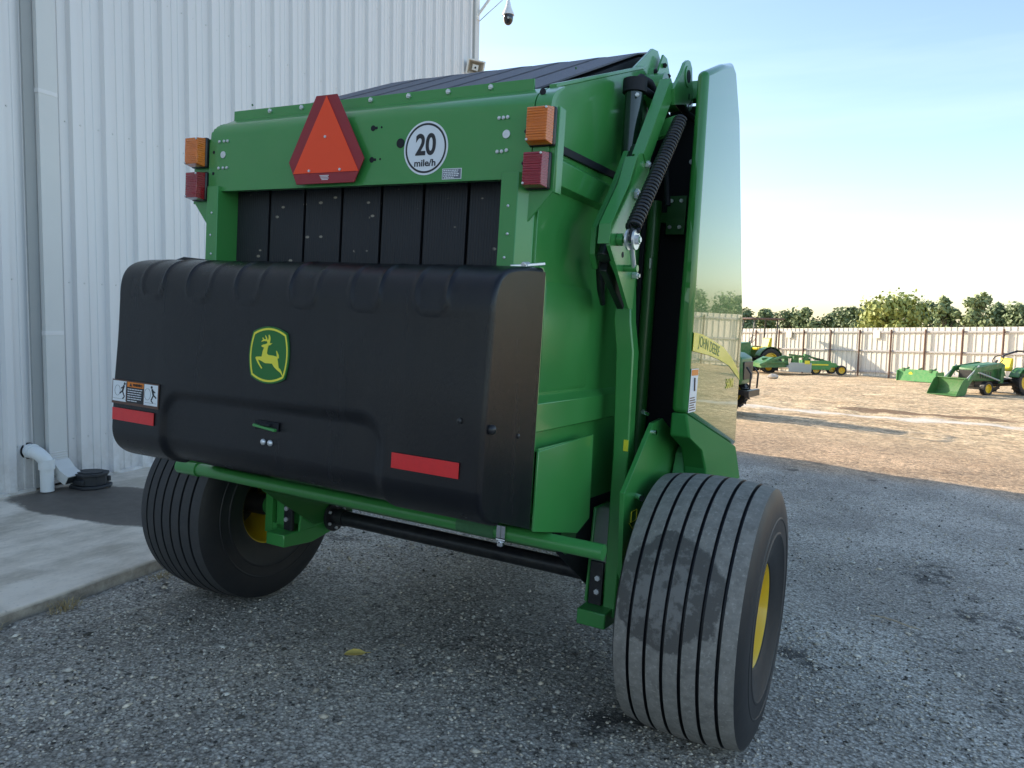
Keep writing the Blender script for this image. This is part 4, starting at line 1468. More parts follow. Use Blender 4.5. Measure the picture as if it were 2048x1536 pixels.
# side shields
for s in (1, -1):
    ol = [(.03, 2.838), (.30, 2.955), (.48, 3.020), (.555, 3.005), (.70, 2.800), (1.07, 1.81), (1.14, 1.10), (.03, 1.366)]
    def xo(y, z):
        return 1.240 - max(0, z - 1.8) * .022
    t_ = MB()
    n = len(ol)
    t_.add([(s * 1.168, y, z) for y, z in ol] + [(s * xo(y, z), y, z) for y, z in ol],
           [tuple(range(n)), tuple(range(n, 2 * n))] + [(i, (i + 1) % n, n + (i + 1) % n, n + i) for i in range(n)])
    sh = t_.build('side_shield', 'greengloss', bal, bevel=.022, seg=4)
    t_ = MB()                                                    # matt flare below the crease
    fl = [(.030, 1.364), (1.142, 1.098), (1.110, .925), (.312, .925), (.302, 1.085), (.225, 1.183), (.030, 1.258)]
    fx = [1.2405, 1.2405, 1.285, 1.285, 1.280, 1.272, 1.262]
    t_.add([(s * 1.170, y, z) for y, z in fl] + [(s * x, y, z) for x, (y, z) in zip(fx, fl)], [tuple(range(7)), (7, 8, 13), (8, 12, 13), (8, 11, 12), (8, 10, 11), (8, 9, 10)] + [(i, (i + 1) % 7, 7 + (i + 1) % 7, 7 + i) for i in range(7)])
    t_.build('lower_flare', 'greenmatt', sh, bevel=.010, seg=3)
    if s > 0:
        t_ = MB()
        sw = [(.050, 1.722), (.20, 1.715), (.389, 1.698), (.734, 1.640), (.93, 1.585), (1.075, 1.525), (1.123, 1.476)]
        sw = [(.045, 1.722), (.20, 1.715), (.389, 1.692), (.62, 1.662), (.82, 1.612), (.97, 1.560), (1.06, 1.512), (1.09, 1.478), (.80, 1.562), (.55, 1.598), (.367, 1.618), (.045, 1.640)]
        t_.prism(sw, 'x', 1.2395, 1.2415)
        de = t_.build('stripe_decal', 'decalyellow', sh, smooth=0)
        rot = Matrix.Translation((1.2418, .335, 1.655)) @ Matrix.Rotation(R(-7), 4, 'X') @ Matrix(((0, 0, 1, 0), (1, 0, 0, 0), (0, 1, 0, 0), (0, 0, 0, 1)))
        text_part('brand_lettering', 'JOHN DEERE', 'emblemgreen', sh, .070, .42, rot, bold=.0006)
        text_part('model_lettering', '560M', 'decalyellow', sh, .070, .17, face_right(1.2418, .845, 1.468), bold=.001)
        t_ = MB()
        t_.box(1.2398, 1.2412, .050, .170, 1.365, 1.560)
        t_.cur = 1
        t_.box(1.2410, 1.2418, .055, .165, 1.530, 1.556)
        t_.cur = 2
        for k in range(6):
            t_.box(1.2410, 1.2418, .058, .160 - .012 * (k % 3), 1.372 + k * .011, 1.377 + k * .011)
        t_.bar((1.2414, .105, 1.52), (1.2414, .115, 1.46), .001, .012, (1, 0, 0))
        t_.build('shield_label', ['white', 'decalorange', 'decalbrown'], sh, smooth=0)

# wheels
RAD, TW = .5557, .5166
def tyre_profile():
    p, mt = [], []
    prof = [(-.205, .214, 1), (-.222, .222, 1), (-.240, .262, 1), (-.2555, .338, 1), (-.2595, .343, 1), (-.2595, .350, 1), (-.2568, .355, 1), (-.2580, .405, 1), (-.2610, .409, 1), (-.2610, .414, 1), (-.2585, .418, 1), (-.2580, .440, 1), (-.251, .490, 1), (-.240, .519, 1), (-.232, .533, 0)]
    ribs = 7
    x0, x1, g = -.232, .232, .0135
    wv = (x1 - x0 - 6 * g) / ribs
    def crown(x):
        return RAD - .021 * (abs(x) / .232) ** 2.3
    x = x0
    out = list(prof)
    for k in range(ribs):
        a, b_ = x, x + wv
        out[-1] = (a, crown(a), 0) if k == 0 else out[-1]
        out += [(a + wv * .5, crown(a + wv * .5), 0)]
        if k < ribs - 1:
            out += [(b_, crown(b_), 1), (b_ + .002, crown(b_) - .020, 1), (b_ + g - .002, crown(b_) - .020, 1), (b_ + g, crown(b_ + g), 0)]
        else:
            out += [(b_, crown(b_), 1)]
        x = b_ + g
    out += [(-h, r, 1) for h, r, _ in prof[:-1][::-1]]
    return [(h, r) for h, r, _ in out], [m_ for _, _, m_ in out[:-1]]
for s in (1, -1):
    c = (s * 1.405, 0, RAD - .004)
    t_ = MB()
    t_.lathe([(-s * .20, .001), (-s * .20, .060), (s * .105, .070), (s * .105, .095), (s * .125, .095), (s * .135, .05), (s * .15, .045), (s * .155, .001)], (0, 0, 0), 'x', 32, [2, 2, 2, 2, 0, 0, 0])  # inward part of the hub coloured black for the shaded rim interior
    t_.cur = 1
    for k in range(6):
        a = k * math.pi / 3
        t_.hexa((s * .124, .080 * math.cos(a), .080 * math.sin(a)), .010, 'x', s * .010)
    wh = t_.build('wheel', ['yellow', 'zinc', 'blackmetal'], bal, smooth=40)
    wh.location = c
    pr, mt = tyre_profile()
    t_ = MB()
    t_.lathe(pr, (0, 0, 0), 'x', 144, mt)
    t_.build('tyre', ['treaddusty' if s > 0 else 'treaddark', 'tyre'], wh, smooth=28)
    t_ = MB()
    t_.lathe([(-.206, .2225), (-.212, .229), (-.218, .226), (-.216, .216), (-.195, .207), (-.13, .203), (-.11, .187), (.10, .187), (.13, .203), (.195, .207), (.216, .216), (.218, .226), (.212, .229), (.206, .2225)], (0, 0, 0), 'x', 72)
    t_.lathe([(s * .105, .188), (s * .120, .150), (s * .110, .110), (s * .110, .06)], (0, 0, 0), 'x', 72)
    t_.lathe([(s * .095, .188), (s * .110, .150), (s * .100, .110), (s * .100, .06)], (0, 0, 0), 'x', 72, [1, 1, 1])  # inner disc face blackened to stand for the shade inside the rim
    t_.build('rim', ['yellow', 'blackmetal'], wh, smooth=40)

# forward body and drawbar
t_ = MB()
t_.prism([(.33, .80), (1.25, .68), (1.95, .75), (1.9, 1.5), (1.3, 2.1), (.68, 2.72), (.33, 2.70)], 'x', -.862, .862)
t_.build('front_body', 'green', bal, bevel=.03)
t_ = MB()
for s in (1, -1):
    t_.bar((s * .62, 1.4, .62), (s * .12, 4.2, .52), .12, .16)
t_.box(-.16, .16, 4.0, 4.6, .47, .60)
t_.bar((0, 4.05, .5), (0, 4.05, -.07), .08, .08)
t_.box(-.14, .14, 3.92, 4.18, -.10, -.07)
t_.bar((0, 1.8, .95), (0, 4.1, .78), .12, .12)
t_.build('drawbar', 'green', bal, bevel=.01)
t_ = MB()
t_.cyl((-.95, 2.25, .36), (.95, 2.25, .36), .12, n=20)
for k in range(24):
    x = -.9 + k * .078
    t_.tube([(x, 2.25, .36), (x, 2.42, .30), (x, 2.46, .16)], .006, 5)
t_.build('pickup_reel', 'green', bal)

# ------------------------------------------------------------------ yard fence
fn = thing('metal_yard_fence', 'long pale corrugated metal fence with rusty posts along the yard', 'fence')
F0, FS = Vector((-5.198, 44.979, 0)), Vector((1.54386, -1.055, 0))
FD = FS.normalized()
FN = Vector((-FD.y, FD.x, 0))
if FN.y > 0:
    FN = -FN                                     # towards the yard
FH = 2.60
def fp(k, off=0, z=0):
    p = F0 + FS * k + FN * off
    return (p.x, p.y, z)
def fbase(k):
    return -1.075 + .0478 * k if k < 9 else -1.075 + .0478 * 9 + .01 * (k - 9)
K0, K1 = -11, 24
t_ = MB()
st = FS.length
prf = []
x = K0 * st
while x < K1 * st:
    prf += [(x, 0), (x + .225, 0), (x + .240, .032), (x + .290, .032)]
    x += .305
vs = []
for d, off in prf:
    p = F0 + FD * d + FN * (-.05 + off)
    zb = fbase(d / st)
    vs += [(p.x, p.y, zb + .06), (p.x, p.y, zb + FH)]
t_.add(vs, [(2 * i, 2 * i + 2, 2 * i + 3, 2 * i + 1) for i in range(len(prf) - 1)])
t_.build('corrugated_sheet', 'fence', fn, smooth=0)
for k in range(K0, K1 + 1):
    t_ = MB()
    t_.cyl(fp(k, .10, fbase(k) - .1), fp(k, .10, fbase(k) + FH - .10), .048, n=10)
    t_.build('post', 'rust', fn)
for h in (FH - .22, FH * .535, .28):
    t_ = MB()
    for k in range(K0, K1):
        t_.bar(fp(k, .03, fbase(k) + h), fp(k + 1, .03, fbase(k + 1) + h), .05, .075)
    t_.build('rail', 'rail', fn, smooth=0)
for k in (.28, 3.42):
    t_ = MB()
    a, b_ = Vector(fp(k, .07)), Vector(fp(k + .22, .07))
    t_.bar((a.x, a.y, fbase(k) + FH - .33), (b_.x, b_.y, fbase(k) + FH - .33), .03, .42)
    t_.build('patch_plate', 'fence', fn)

# ------------------------------------------------------------------ trees beyond the fence
def tree(x, y, h, r, lm, label, seed, group='trees beyond the fence', bushy=False):
    q = random.Random(seed)
    z0 = G(x, y)
    t = thing('tree', label, 'tree', (x, y, z0), q.uniform(0, 6), group)
    tb = MB()
    lean = Vector((q.uniform(-.3, .3), q.uniform(-.3, .3), 0))
    top = Vector((0, 0, h * .72)) + lean
    tb.tube([(0, 0, -.2), Vector((0, 0, h * .25)) + lean * .3, top], [.17, .13, .05], 8)
    blobs = []
    nb = 24 if not bushy else 30
    for i in range(nb):
        a = q.uniform(0, 2 * math.pi)
        rr = r * math.sqrt(q.uniform(.02, 1)) * .82
        zz = h * q.uniform(.30, .95)
        sh_ = 1 - .55 * max(0, (zz / h - .55) / .45)
        c = Vector((math.cos(a) * rr * sh_, math.sin(a) * rr * sh_, zz)) + lean * (zz / h)
        br = r * q.choice((q.uniform(.16, .28), q.uniform(.28, .52)))
        if c.z + br * .8 > h:
            c.z = h - br * .8
        blobs.append((c, br))
        st_ = Vector((0, 0, h * q.uniform(.2, .5))) + lean * .4
        tb.tube([st_, (st_ + c) / 2 + Vector((0, 0, -.1)), c], [.06, .04, .015], 5)
    tb.build('trunk', 'bark', t, smooth=60)
    cb = MB()
    for (c, br) in blobs:
        for k in range(int((150 if not bushy else 190) * (.35 + 1.4 * (br / r)))):
            d = Vector((q.gauss(0, 1), q.gauss(0, 1), q.gauss(0, .8))).normalized() * br * (q.uniform(.2, 1) ** .5) * q.choice((1, 1, 1, 1.35))
            p = c + d
            s_ = q.uniform(.13, .27)
            n_ = (d.normalized() + Vector((q.gauss(0, .5), q.gauss(0, .5), q.gauss(0, .5) + .3))).normalized()
            a = n_.orthogonal().normalized()
            a = (Matrix.Rotation(q.uniform(0, 6.28), 3, n_) @ a)
            b_ = n_.cross(a)
            cb.add([p - a * s_, p - b_ * s_ * .55, p + a * s_, p + b_ * s_ * .6], [(0, 1, 2, 3)])
    cb.build('crown', lm, t, smooth=0, recalc=False)
    return t
TR = [(-14.8, 83.2, 5.6, 1.9), (-13.7, 88.4, 6.0, 1.8), (-10.9, 85.3, 5.6, 1.7), (-8.8, 84.1, 5.8, 1.8), (-7.0, 87.4, 5.5, 1.9), (-4.6, 84.1, 5.9, 1.9), (-2.5, 82.9, 6.3, 1.9), (0.4, 68.6, 6.1, 2.9), (2.8, 85.8, 6.5, 1.9), (4.4, 79.8, 6.9, 1.5), (6.8, 78.8, 6.9, 1.7), (9.3, 87.0, 6.4, 2.0), (10.9, 85.5, 6.2, 2.0), (13.5, 84.7, 6.6, 2.2), (16.8, 84.2, 6.8, 2.3), (20.4, 83.8, 6.6, 2.4), (24.4, 83.7, 7.2, 2.5), (28.1, 81.1, 6.9, 2.4), (32.8, 81.3, 7.5, 2.8), (-17.2, 84.2, 6.0, 2.1), (-19.7, 82.9, 5.9, 2.1)]
WHERE = ['leftmost dark tree showing past the baler above the fence', 'slim pale tree behind the tractor canopy', 'round grey green tree left of the rotary cutter', 'loose topped tree above the rotary cutter', 'low grey green tree between two taller ones above the fence', 'dark rounded tree left of the broad bright tree', 'tall dark tree touching the left side of the broad bright tree', 'broad bushy yellow green tree, brightest and widest above the fence', 'dark tree touching the right side of the broad bright tree', 'tall narrow pale tree right of the broad bright tree', 'tall round topped tree above the loader tractor bucket', 'dark low tree above the yellow tractor seat', 'mid green tree at the right end of the visible tree row', 'mid green tree just beyond the right end of the fence view']
for i, (x, y, h, r) in enumerate(TR):
    lm = 'leafA' if i == 7 else ('leafC' if i in (1, 3, 9, 10, 13, 15, 17) else 'leafB')
    tree(x, y, h, r, lm, WHERE[i] if i < len(WHERE) else 'mid green tree standing beyond the far fence, outside the view', 100 + i, bushy=(i == 7))
# understorey hedge line that closes the gaps low down behind the fence
t_ = MB()
q = random.Random(5)
for k in range(5200):
    x = q.uniform(-24, 60)
    y = 88 + q.uniform(-2.5, 2.5)
    z = G(x, y) + abs(q.gauss(0, 1.6)) + .2
    p = Vector((x, y, min(z, G(x, y) + 4.0 + .5 * math.sin(x))))
    s_ = q.uniform(.18, .34)
    n_ = Vector((q.gauss(0, 1), q.gauss(0, 1) - 1.2, q.gauss(0, 1))).normalized()
    a = n_.orthogonal().normalized()
    b_ = n_.cross(a)
    t_.add([p - a * s_, p - b_ * s_ * .6, p + a * s_, p + b_ * s_ * .6], [(0, 1, 2, 3)])
tag(t_.build('undergrowth', 'leafB', smooth=0, recalc=False), kind='stuff')

# ------------------------------------------------------------------ tractors
def wheel_at(parent, c, r, w, side, lugs=16):
    t = MB()
    t.lathe([(-w * .2, .001), (-w * .2, r * .52), (-w * .46, r * .56), (-w * .46, r * .60)], (0, 0, 0), 'x', 28)
    t.lathe([(w * .46, r * .60), (w * .46, r * .56), (side * w * .16, r * .50), (side * w * .10, r * .25), (side * w * .22, r * .22), (side * w * .24, .001)], (0, 0, 0), 'x', 28)
    wh = t.build('wheel', 'yellow', parent, smooth=35)
    wh.location = c
    t = MB()
    t.lathe([(-w * .44, r * .56), (-w * .5, r * .75), (-w * .46, r * .92), (-w * .3, r * .945), (w * .3, r * .945), (w * .46, r * .92), (w * .5, r * .75), (w * .44, r * .56)], (0, 0, 0), 'x', 36)
    for k in range(lugs):
        for s in (-1, 1):
            a = 2 * math.pi * (k + (.5 if s > 0 else 0)) / lugs
            a2 = a + s * 0 + .16
            p0 = (s * w * .48, math.cos(a) * r * .955, math.sin(a) * r * .955)
            p1 = (s * w * .02, math.cos(a2) * r * .965, math.sin(a2) * r * .965)
            t.bar(p0, p1, r * .075, r * .085, (0, math.cos(a), math.sin(a)))
    t.build('tyre', 'tyre', wh, smooth=35)
def tractor(name, label, loc, rz, rr, fr, wb, tr, loader=False, canopy=False, folded=False, guard=False, group=None):
    t = thing(name, label, 'tractor', (loc[0], loc[1], G(*loc) if len(loc) < 3 else loc[2]), rz, group)
    k = rr / .5
    for s in (-1, 1):
        wheel_at(t, (s * tr, 0, rr), rr, rr * .62, s)
        wheel_at(t, (s * tr * .88, wb, fr), fr, fr * .7, s)
    hy0, hy1, hz0, hz1, hw = wb * .42, wb + .42 * k, rr * 1.05, rr * 2.35, .30 * k
    b = MB()
    b.prism([(hy0, hz0), (hy1 - .06, hz0), (hy1, hz0 + .1), (hy1 - .02, hz1 * .86), (hy1 - .16 * k, hz1 * .93), (hy0, hz1 * 1.03)], 'x', -hw, hw)
    b.build('hood', 'tractorgreen', t, bevel=.035, seg=3)
    b = MB()
    b.box(-hw * .82, hw * .82, hy1 - .005, hy1 + .02, hz0 + .12, hz1 * .80)
    for i in range(5):
        b.box(-hw * 1.01, hw * 1.01, hy0 + (hy1 - hy0) * (.35 + .09 * i), hy0 + (hy1 - hy0) * (.39 + .09 * i), hz0 + .10, hz0 + .34 * k)
    b.build('grille', 'blackmetal', t, bevel=.006)
    b = MB()
    b.box(-.16 * k, .16 * k, -.2 * k, wb + .1, rr * .62, rr * 1.15)
    b.box(-tr * .8, tr * .8, wb - .07, wb + .07, fr * .8, fr * 1.25)
    b.box(-tr * .9, tr * .9, -.12 * k, .12 * k, rr * .8, rr * 1.2)
    b.box(-.42 * k, .42 * k, .28 * k, wb * .55, rr * .80, rr * .90)
    b.bar((0, -.2 * k, rr * .7), (0, -.75 * k, rr * .65), .07 * k, .07 * k)
    b.build('chassis', 'blackmetal', t, bevel=.01)
    for s in (-1, 1):
        b = MB()
        pr = []
        for a in np.linspace(R(20), R(165), 10):
            pr.append((math.cos(a) * rr * 1.10, rr + math.sin(a) * rr * 1.10))
        pr2 = [(y * .955, rr + (z - rr) * .955) for y, z in pr[::-1]]
        b.prism(pr + pr2, 'x', s * tr * .62, s * (tr + rr * .30))
        b.prism([(pr[0][0], pr[0][1]), (pr[3][0], pr[3][1]), (pr[6][0], pr[6][1]), (pr[9][0], pr[9][1]), (0, rr * 1.1)], 'x', s * tr * .60, s * tr * .64)
        b.build('fender', 'tractorgreen', t, bevel=.012)
    b = MB()
    sz = rr * 1.75
    b.prism([(-.22 * k, sz), (.26 * k, sz + .03), (.28 * k, sz + .12 * k), (-.12 * k, sz + .12 * k), (-.22 * k, sz + .50 * k), (-.32 * k, sz + .50 * k), (-.30 * k, sz)], 'x', -.24 * k, .24 * k)
    seat_o = b.build('seat', 'seat', t, bevel=.04, seg=3)
    seat_o.location.y = .34 * k if folded else 0
    b = MB()
    b.bar((0, hy0, hz1 * .95), (0, hy0 - .20 * k, hz1 * 1.10), .05, .05)
    n = 20
    c = Vector((0, hy0 - .22 * k, hz1 * 1.12))
    ring = [c + Vector((math.cos(2 * math.pi * i / n) * .19 * k, -math.sin(2 * math.pi * i / n) * .10 * k, math.sin(2 * math.pi * i / n) * .16 * k)) for i in range(n + 1)]
    b.tube(ring, .018, 6)
    b.build('steering_wheel', 'blackmetal', t, smooth=60)
    b = MB()
    zt = rr * 2.2 + 1.25 * min(k, 1.15)
    if folded:
        L_ = [(.42 * k, -.34 * k, rr * 1.2), (.42 * k, -.34 * k, rr * 2.9), (.42 * k, -1.15 * k, rr * 3.25)]
        b.tube(L_ + [(-x, y, z) for x, y, z in L_[::-1]], .04, 8)
    else:
        L_ = [(.46 * k, -.34 * k, rr * 1.2), (.43 * k, -.40 * k, zt)]
        b.tube(L_ + [(-x, y, z) for x, y, z in L_[::-1]], .045, 8)
    b.build('roll_bar', 'blackmetal', t, bevel=.012)
    if canopy:
        b = MB()
        b.prism([(-.62 * k, zt + .02), (.80 * k, zt - .0), (.86 * k, zt + .06), (.70 * k, zt + .12), (-.55 * k, zt + .12), (-.66 * k, zt + .07)], 'x', -.56 * k, .56 * k)
        b.build('canopy', 'rust', t, bevel=.03)
        for s in (-1, 1):
            b = MB()
            b.bar((s * .43 * k, .75 * k, hz1), (s * .40 * k, .60 * k, zt), .05, .06)
            b.build('canopy_post', 'blackmetal', t)
    if guard:
        b = MB()
        b.bar((-hw * 1.05, hy1 + .12, rr * .74), (hw * 1.05, hy1 + .12, rr * .74), .10, .15)
        for s in (-1, 1):
            b.bar((s * hw * .6, hy1 - .2, rr * .78), (s * hw * .6, hy1 + .12, rr * .74), .08, .12)
        for s in (-1, 1):
            b.tube([(s * hw * .7, hy1 + .14, rr * .9), (s * hw * .7, hy1 + .16, hz1 * .62), (s * hw * .62, hy1 + .05, hz1 * .72)], .022, 8)
        b.build('front_guard', 'blackmetal', t, bevel=.03)
    if loader:
        for s in (-1, 1):
            b = MB()
            x = s * (hw + .14)
            b.prism([(hy0 + .10, rr * .9), (hy0 + .26, rr * .9), (hy0 + .22, hz1 * .98), (hy0 + .05, hz1 * .98)], 'x', x - .04, x + .04)
            b.prism([(hy0 + .05, hz1 * .98), (hy0 + .20, hz1 * 1.04), (wb + .45, hz1 * .90), (wb + .98, .30), (wb + .90, .22), (wb + .36, hz1 * .74), (hy0 + .12, hz1 * .88)], 'x', x - .03, x + .03)
            b.build('loader_arm', 'tractorgreen', t, bevel=.012)
            b = MB()
            b.cyl((x, hy0 + .25, rr * 1.1), (x, wb + .30, hz1 * .74), .028, n=10)
            b.cyl((x, wb + .30, hz1 * .95), (x, wb + .95, .52), .024, n=10)
            b.build('loader_cylinder', 'greysteel', t)
        b = MB()
        f = wb + .98
        bwid = .54
        sec = [(f + .02, .60), (f - .02, .40), (f + .04, .12), (f + .14, .035), (f + .56, .02), (f + .56, .035), (f + .15, .055), (f + .065, .14), (f + .01, .40), (f + .05, .60)]
        b.prism(sec, 'x', -bwid, bwid)
        for s in (-1, 1):
            b.prism([(f + .0, .60), (f - .02, .40), (f + .04, .12), (f + .14, .03), (f + .56, .02), (f + .50, .14), (f + .26, .52), (f + .14, .61)], 'x', s * bwid - .008, s * bwid + .008)
        b.bar((-bwid, f + .045, .60), (bwid, f + .045, .60), .08, .03)
        b.build('bucket', 'bucketgreen', t, bevel=.005)
    return t
H1 = math.atan2(.62, -.78)
tractor('compact_tractor', 'small green loader tractor with yellow seat and bucket on the ground', (5.02, 28.86), H1, .46, .255, 1.80, .58, loader=True, folded=True)
tractor('utility_tractor', 'green farm tractor with brown canopy parked behind the rotary cutter', (-5.85, 42.7, -1.02), 2.30, .72, .46, 2.25, .80, canopy=True)
tractor('parked_tractor', 'green tractor with front guard showing its nose behind the baler shield', (-3.55, 14.72), R(-97), .62, .40, 1.85, .66, guard=True)

# rotary cutter hitched behind the canopy tractor (own frame: x to the camera's right, y away)
rc = thing('rotary_cutter', 'wide green and grey rotary cutter with yellow wheels in front of the fence', 'mower', (-3.55, 40.2, G(-3.4, 40.2) + .06), R(28))
t_ = MB()
t_.box(-.75, .50, -.8, 1.2, .34, .42)
t_.box(-.72, .48, -.86, -.80, .14, .62)
t_.build('centre_deck', 'greysteel', rc, bevel=.01)
t_ = MB()
t_.prism([(.50, .34), (1.85, .40), (1.85, .62), (.50, .70)], 'y', -.70, 1.0)
t_.box(.50, 1.55, -.74, -.70, .26, .74)
t_.build('right_wing', 'limegreen', rc, bevel=.01)
t_ = MB()
t_.prism([(-2.1, .30), (-.78, .34), (-.78, .56), (-1.5, .86), (-2.1, .52)], 'y', -.60, 1.0)
t_.bar((-2.2, -.66, .45), (-.9, -.66, .95), .10, .12)
t_.bar((-1.9, -.66, .60), (-.7, -.66, .62), .08, .10)
t_.build('left_wing', 'tractorgreen', rc, bevel=.01)
t_ = MB()
t_.box(-.55, 1.4, -.764, -.745, .50, .57)
t_.box(.10, .36, -.89, -.865, .56, .74)
t_.build('yellow_stripe', 'decalyellow', rc, smooth=0)
t_ = MB()
for (x, y, w, h) in ((-.55, .2, .30, .50), (-.15, -.1, .36, .55), (.30, -.4, .26, .62), (.62, .2, .30, .40), (1.15, -.2, .28, .28)):
    t_.prism([(x - w / 2, .42), (x + w / 2, .42), (x + w * .42, .42 + h), (x - w * .30, .42 + h * 1.08)], 'y', y - w / 2, y + w / 2)
t_.bar((-1.9, 0, .75), (.7, 0, .95), .10, .12)
t_.bar((-.6, -.4, 1.02), (.4, -.4, .92), .08, .10)
t_.bar((.4, -.4, .96), (1.6, -.3, .66), .08, .10)
t_.build('gearbox_frame', 'tractorgreen', rc, bevel=.02)
t_ = MB()
t_.cyl((1.0, -.3, .74), (1.0, -.3, .86), .12, n=14)
t_.bar((.75, -.3, .82), (1.3, -.3, .80), .10, .06)
t_.build('hydraulic_block', 'blackmetal', rc, bevel=.01)
t_ = MB()
for y in (-.62, .5):
    t_.bar((1.75, y, .52), (2.05, y, .42), .08, .12)
t_.bar((1.85, -.62, .55), (1.85, .5, .55), .10, .10)
t_.build('wheel_arm', 'limegreen', rc, bevel=.01)
for (x, y) in ((2.12, -.68), (2.12, .6), (.82, -.55), (-1.3, .7)):
    wheel_at(rc, (0, 0, 0), .28, .20, 1, 0)
    wobj = [o for o in rc.children if o.name.startswith('wheel') and 'arm' not in o.name][-1]
    bpy.context.view_layer.update()
    wobj.location = (x, y, .25)
    wobj.rotation_euler = (0, 0, R(-90))

# green box blade left beside the fence
bb = thing('box_blade', 'flat pale green box blade lying against the foot of the fence', 'implement', (2.35, 35.75, G(2.35, 35.75)), math.atan2(-1.055, 1.544) + .06)
t_ = MB()
t_.prism([(-.25, .03), (-.18, .03), (-.10, .55), (-.17, .57)], 'x', -.95, .85)
t_.box(-.97, -.93, -.3, .35, .02, .50)
t_.box(.83, .87, -.3, .35, .02, .50)
t_.build('blade', 'limegreen', bb, bevel=.01)
t_ = MB()
for x in (-.7, -.1, .55):
    t_.bar((x, -.12, .50), (x, .25, .62), .06, .08)
t_.bar((-.92, .2, .45), (.82, .2, .45), .08, .08)
for x in (-.72, .55):
    t_.box(x - .06, x + .06, -.20, -.10, .46, .62)
t_.build('frame', 'tractorgreen', bb, bevel=.008)
t_ = MB()
t_.disc((-.35, -.205, .36), .09, 'y', 20, .004)
t_.build('badge_disc', 'decalyellow', bb, smooth=0)

# pale rock near the cutter
t_ = MB()
q = random.Random(3)
o_ = []
for i in range(5):
    for j in range(10):
        th, ph = math.pi * (i + .5) / 5, 2 * math.pi * j / 10
        r_ = 1 + q.uniform(-.16, .16)
        o_.append((math.sin(th) * math.cos(ph) * .24 * r_, math.sin(th) * math.sin(ph) * .17 * r_, max(-.02, math.cos(th) * .14 * r_ + .09)))
t_.add(o_, [(i * 10 + j, i * 10 + (j + 1) % 10, (i + 1) * 10 + (j + 1) % 10, (i + 1) * 10 + j) for i in range(4) for j in range(10)] + [tuple(range(10))[::-1], tuple(range(40, 50))])
rk = t_.build('rock', 'stone', smooth=25)
rk.location = (-3.62, 33.1, G(-3.62, 33.1))
tag(rk, 'pale flat rock on the dirt below the rotary cutter', 'rock')

# ------------------------------------------------------------------ small things on the gravel
t_ = MB()
pts = [(-.045, -.006), (-.03, .010), (-.005, .017), (.02, .014), (.046, .002), (.024, -.012), (-.006, -.016), (-.03, -.014)]
n = len(pts)
t_.add([(x, y, .010 + .012 * abs(y) / .017 + .06 * abs(x) * abs(x)) for x, y in pts] + [(-.03, 0, .006), (0, 0, .004), (.03, .0, .006)],
       [(0, 1, 8), (1, 2, 9, 8), (2, 3, 10, 9), (3, 4, 10), (4, 5, 10), (5, 6, 9, 10), (6, 7, 8, 9), (7, 0, 8)])
t_.tube([(.046, .002, .012), (.062, .006, .010)], .0012, 5)
lf = t_.build('fallen_leaf', 'leafdry', smooth=60, recalc=False)
lf.location = (-.215, -.37, G(-.215, -.37) + .020)
lf.scale = (1.25, 1.5, 1.3)
lf.rotation_euler = (.12, .05, .75)
tag(lf, 'yellow curled dry leaf lying on the grey gravel', 'leaf')
t_ = MB()
t_.tube([(-.16, 0, .010), (-.08, .012, .016), (0, .004, .014), (.07, -.012, .012), (.14, -.008, .010)], [.004, .006, .0055, .005, .003], 6)
tw = t_.build('twig', 'twig', smooth=60)
tw.location = (2.15, 1.90, G(2.15, 1.90) + .020)
tw.rotation_euler = (0, 0, -.30)
tag(tw, 'thin pale twig lying on the gravel right of the wheel', 'twig')
def tuft(loc, n, h, spread, label, seed):
    q = random.Random(seed)
    b = MB()
    for k in range(n):
        a = q.uniform(0, 6.28)
        r_ = q.uniform(0, spread)
        p = Vector((math.cos(a) * r_ * 1.8, math.sin(a) * r_, 0))
        a2 = a + q.gauss(0, .7)
        l_ = h * q.uniform(.4, 1)
        d = Vector((math.cos(a2), math.sin(a2), 0))
        m_ = p + d * l_ * .35 + Vector((0, 0, l_ * .6))
        e = p + d * l_ * q.uniform(.6, 1.1) + Vector((0, 0, l_ * q.uniform(.25, .9)))
        w = d.cross(Vector((0, 0, 1))) * .0020
        b.add([p - w, p + w, m_ + w * .8, m_ - w * .8, e], [(0, 1, 2, 3), (3, 2, 4)])
    o = b.build('dry_grass_tuft', 'straw', smooth=0, recalc=False)
    o.location = (loc[0], loc[1], G(*loc))
    o.rotation_euler = (0, 0, math.atan2(.9949, -.1007))
    return tag(o, label, 'grass tuft', 'dry grass tufts along the apron edge')
tuft((-1.89, -.80), 90, .085, .05, 'small dry grass tuft midway along the concrete edge', 1)
tuft((-1.80, -1.30), 110, .11, .06, 'larger dry grass tuft at the near end of the concrete edge', 2)
tuft((-1.93, -.16), 70, .05, .06, 'flat dry grass tuft beside the left tyre', 3)

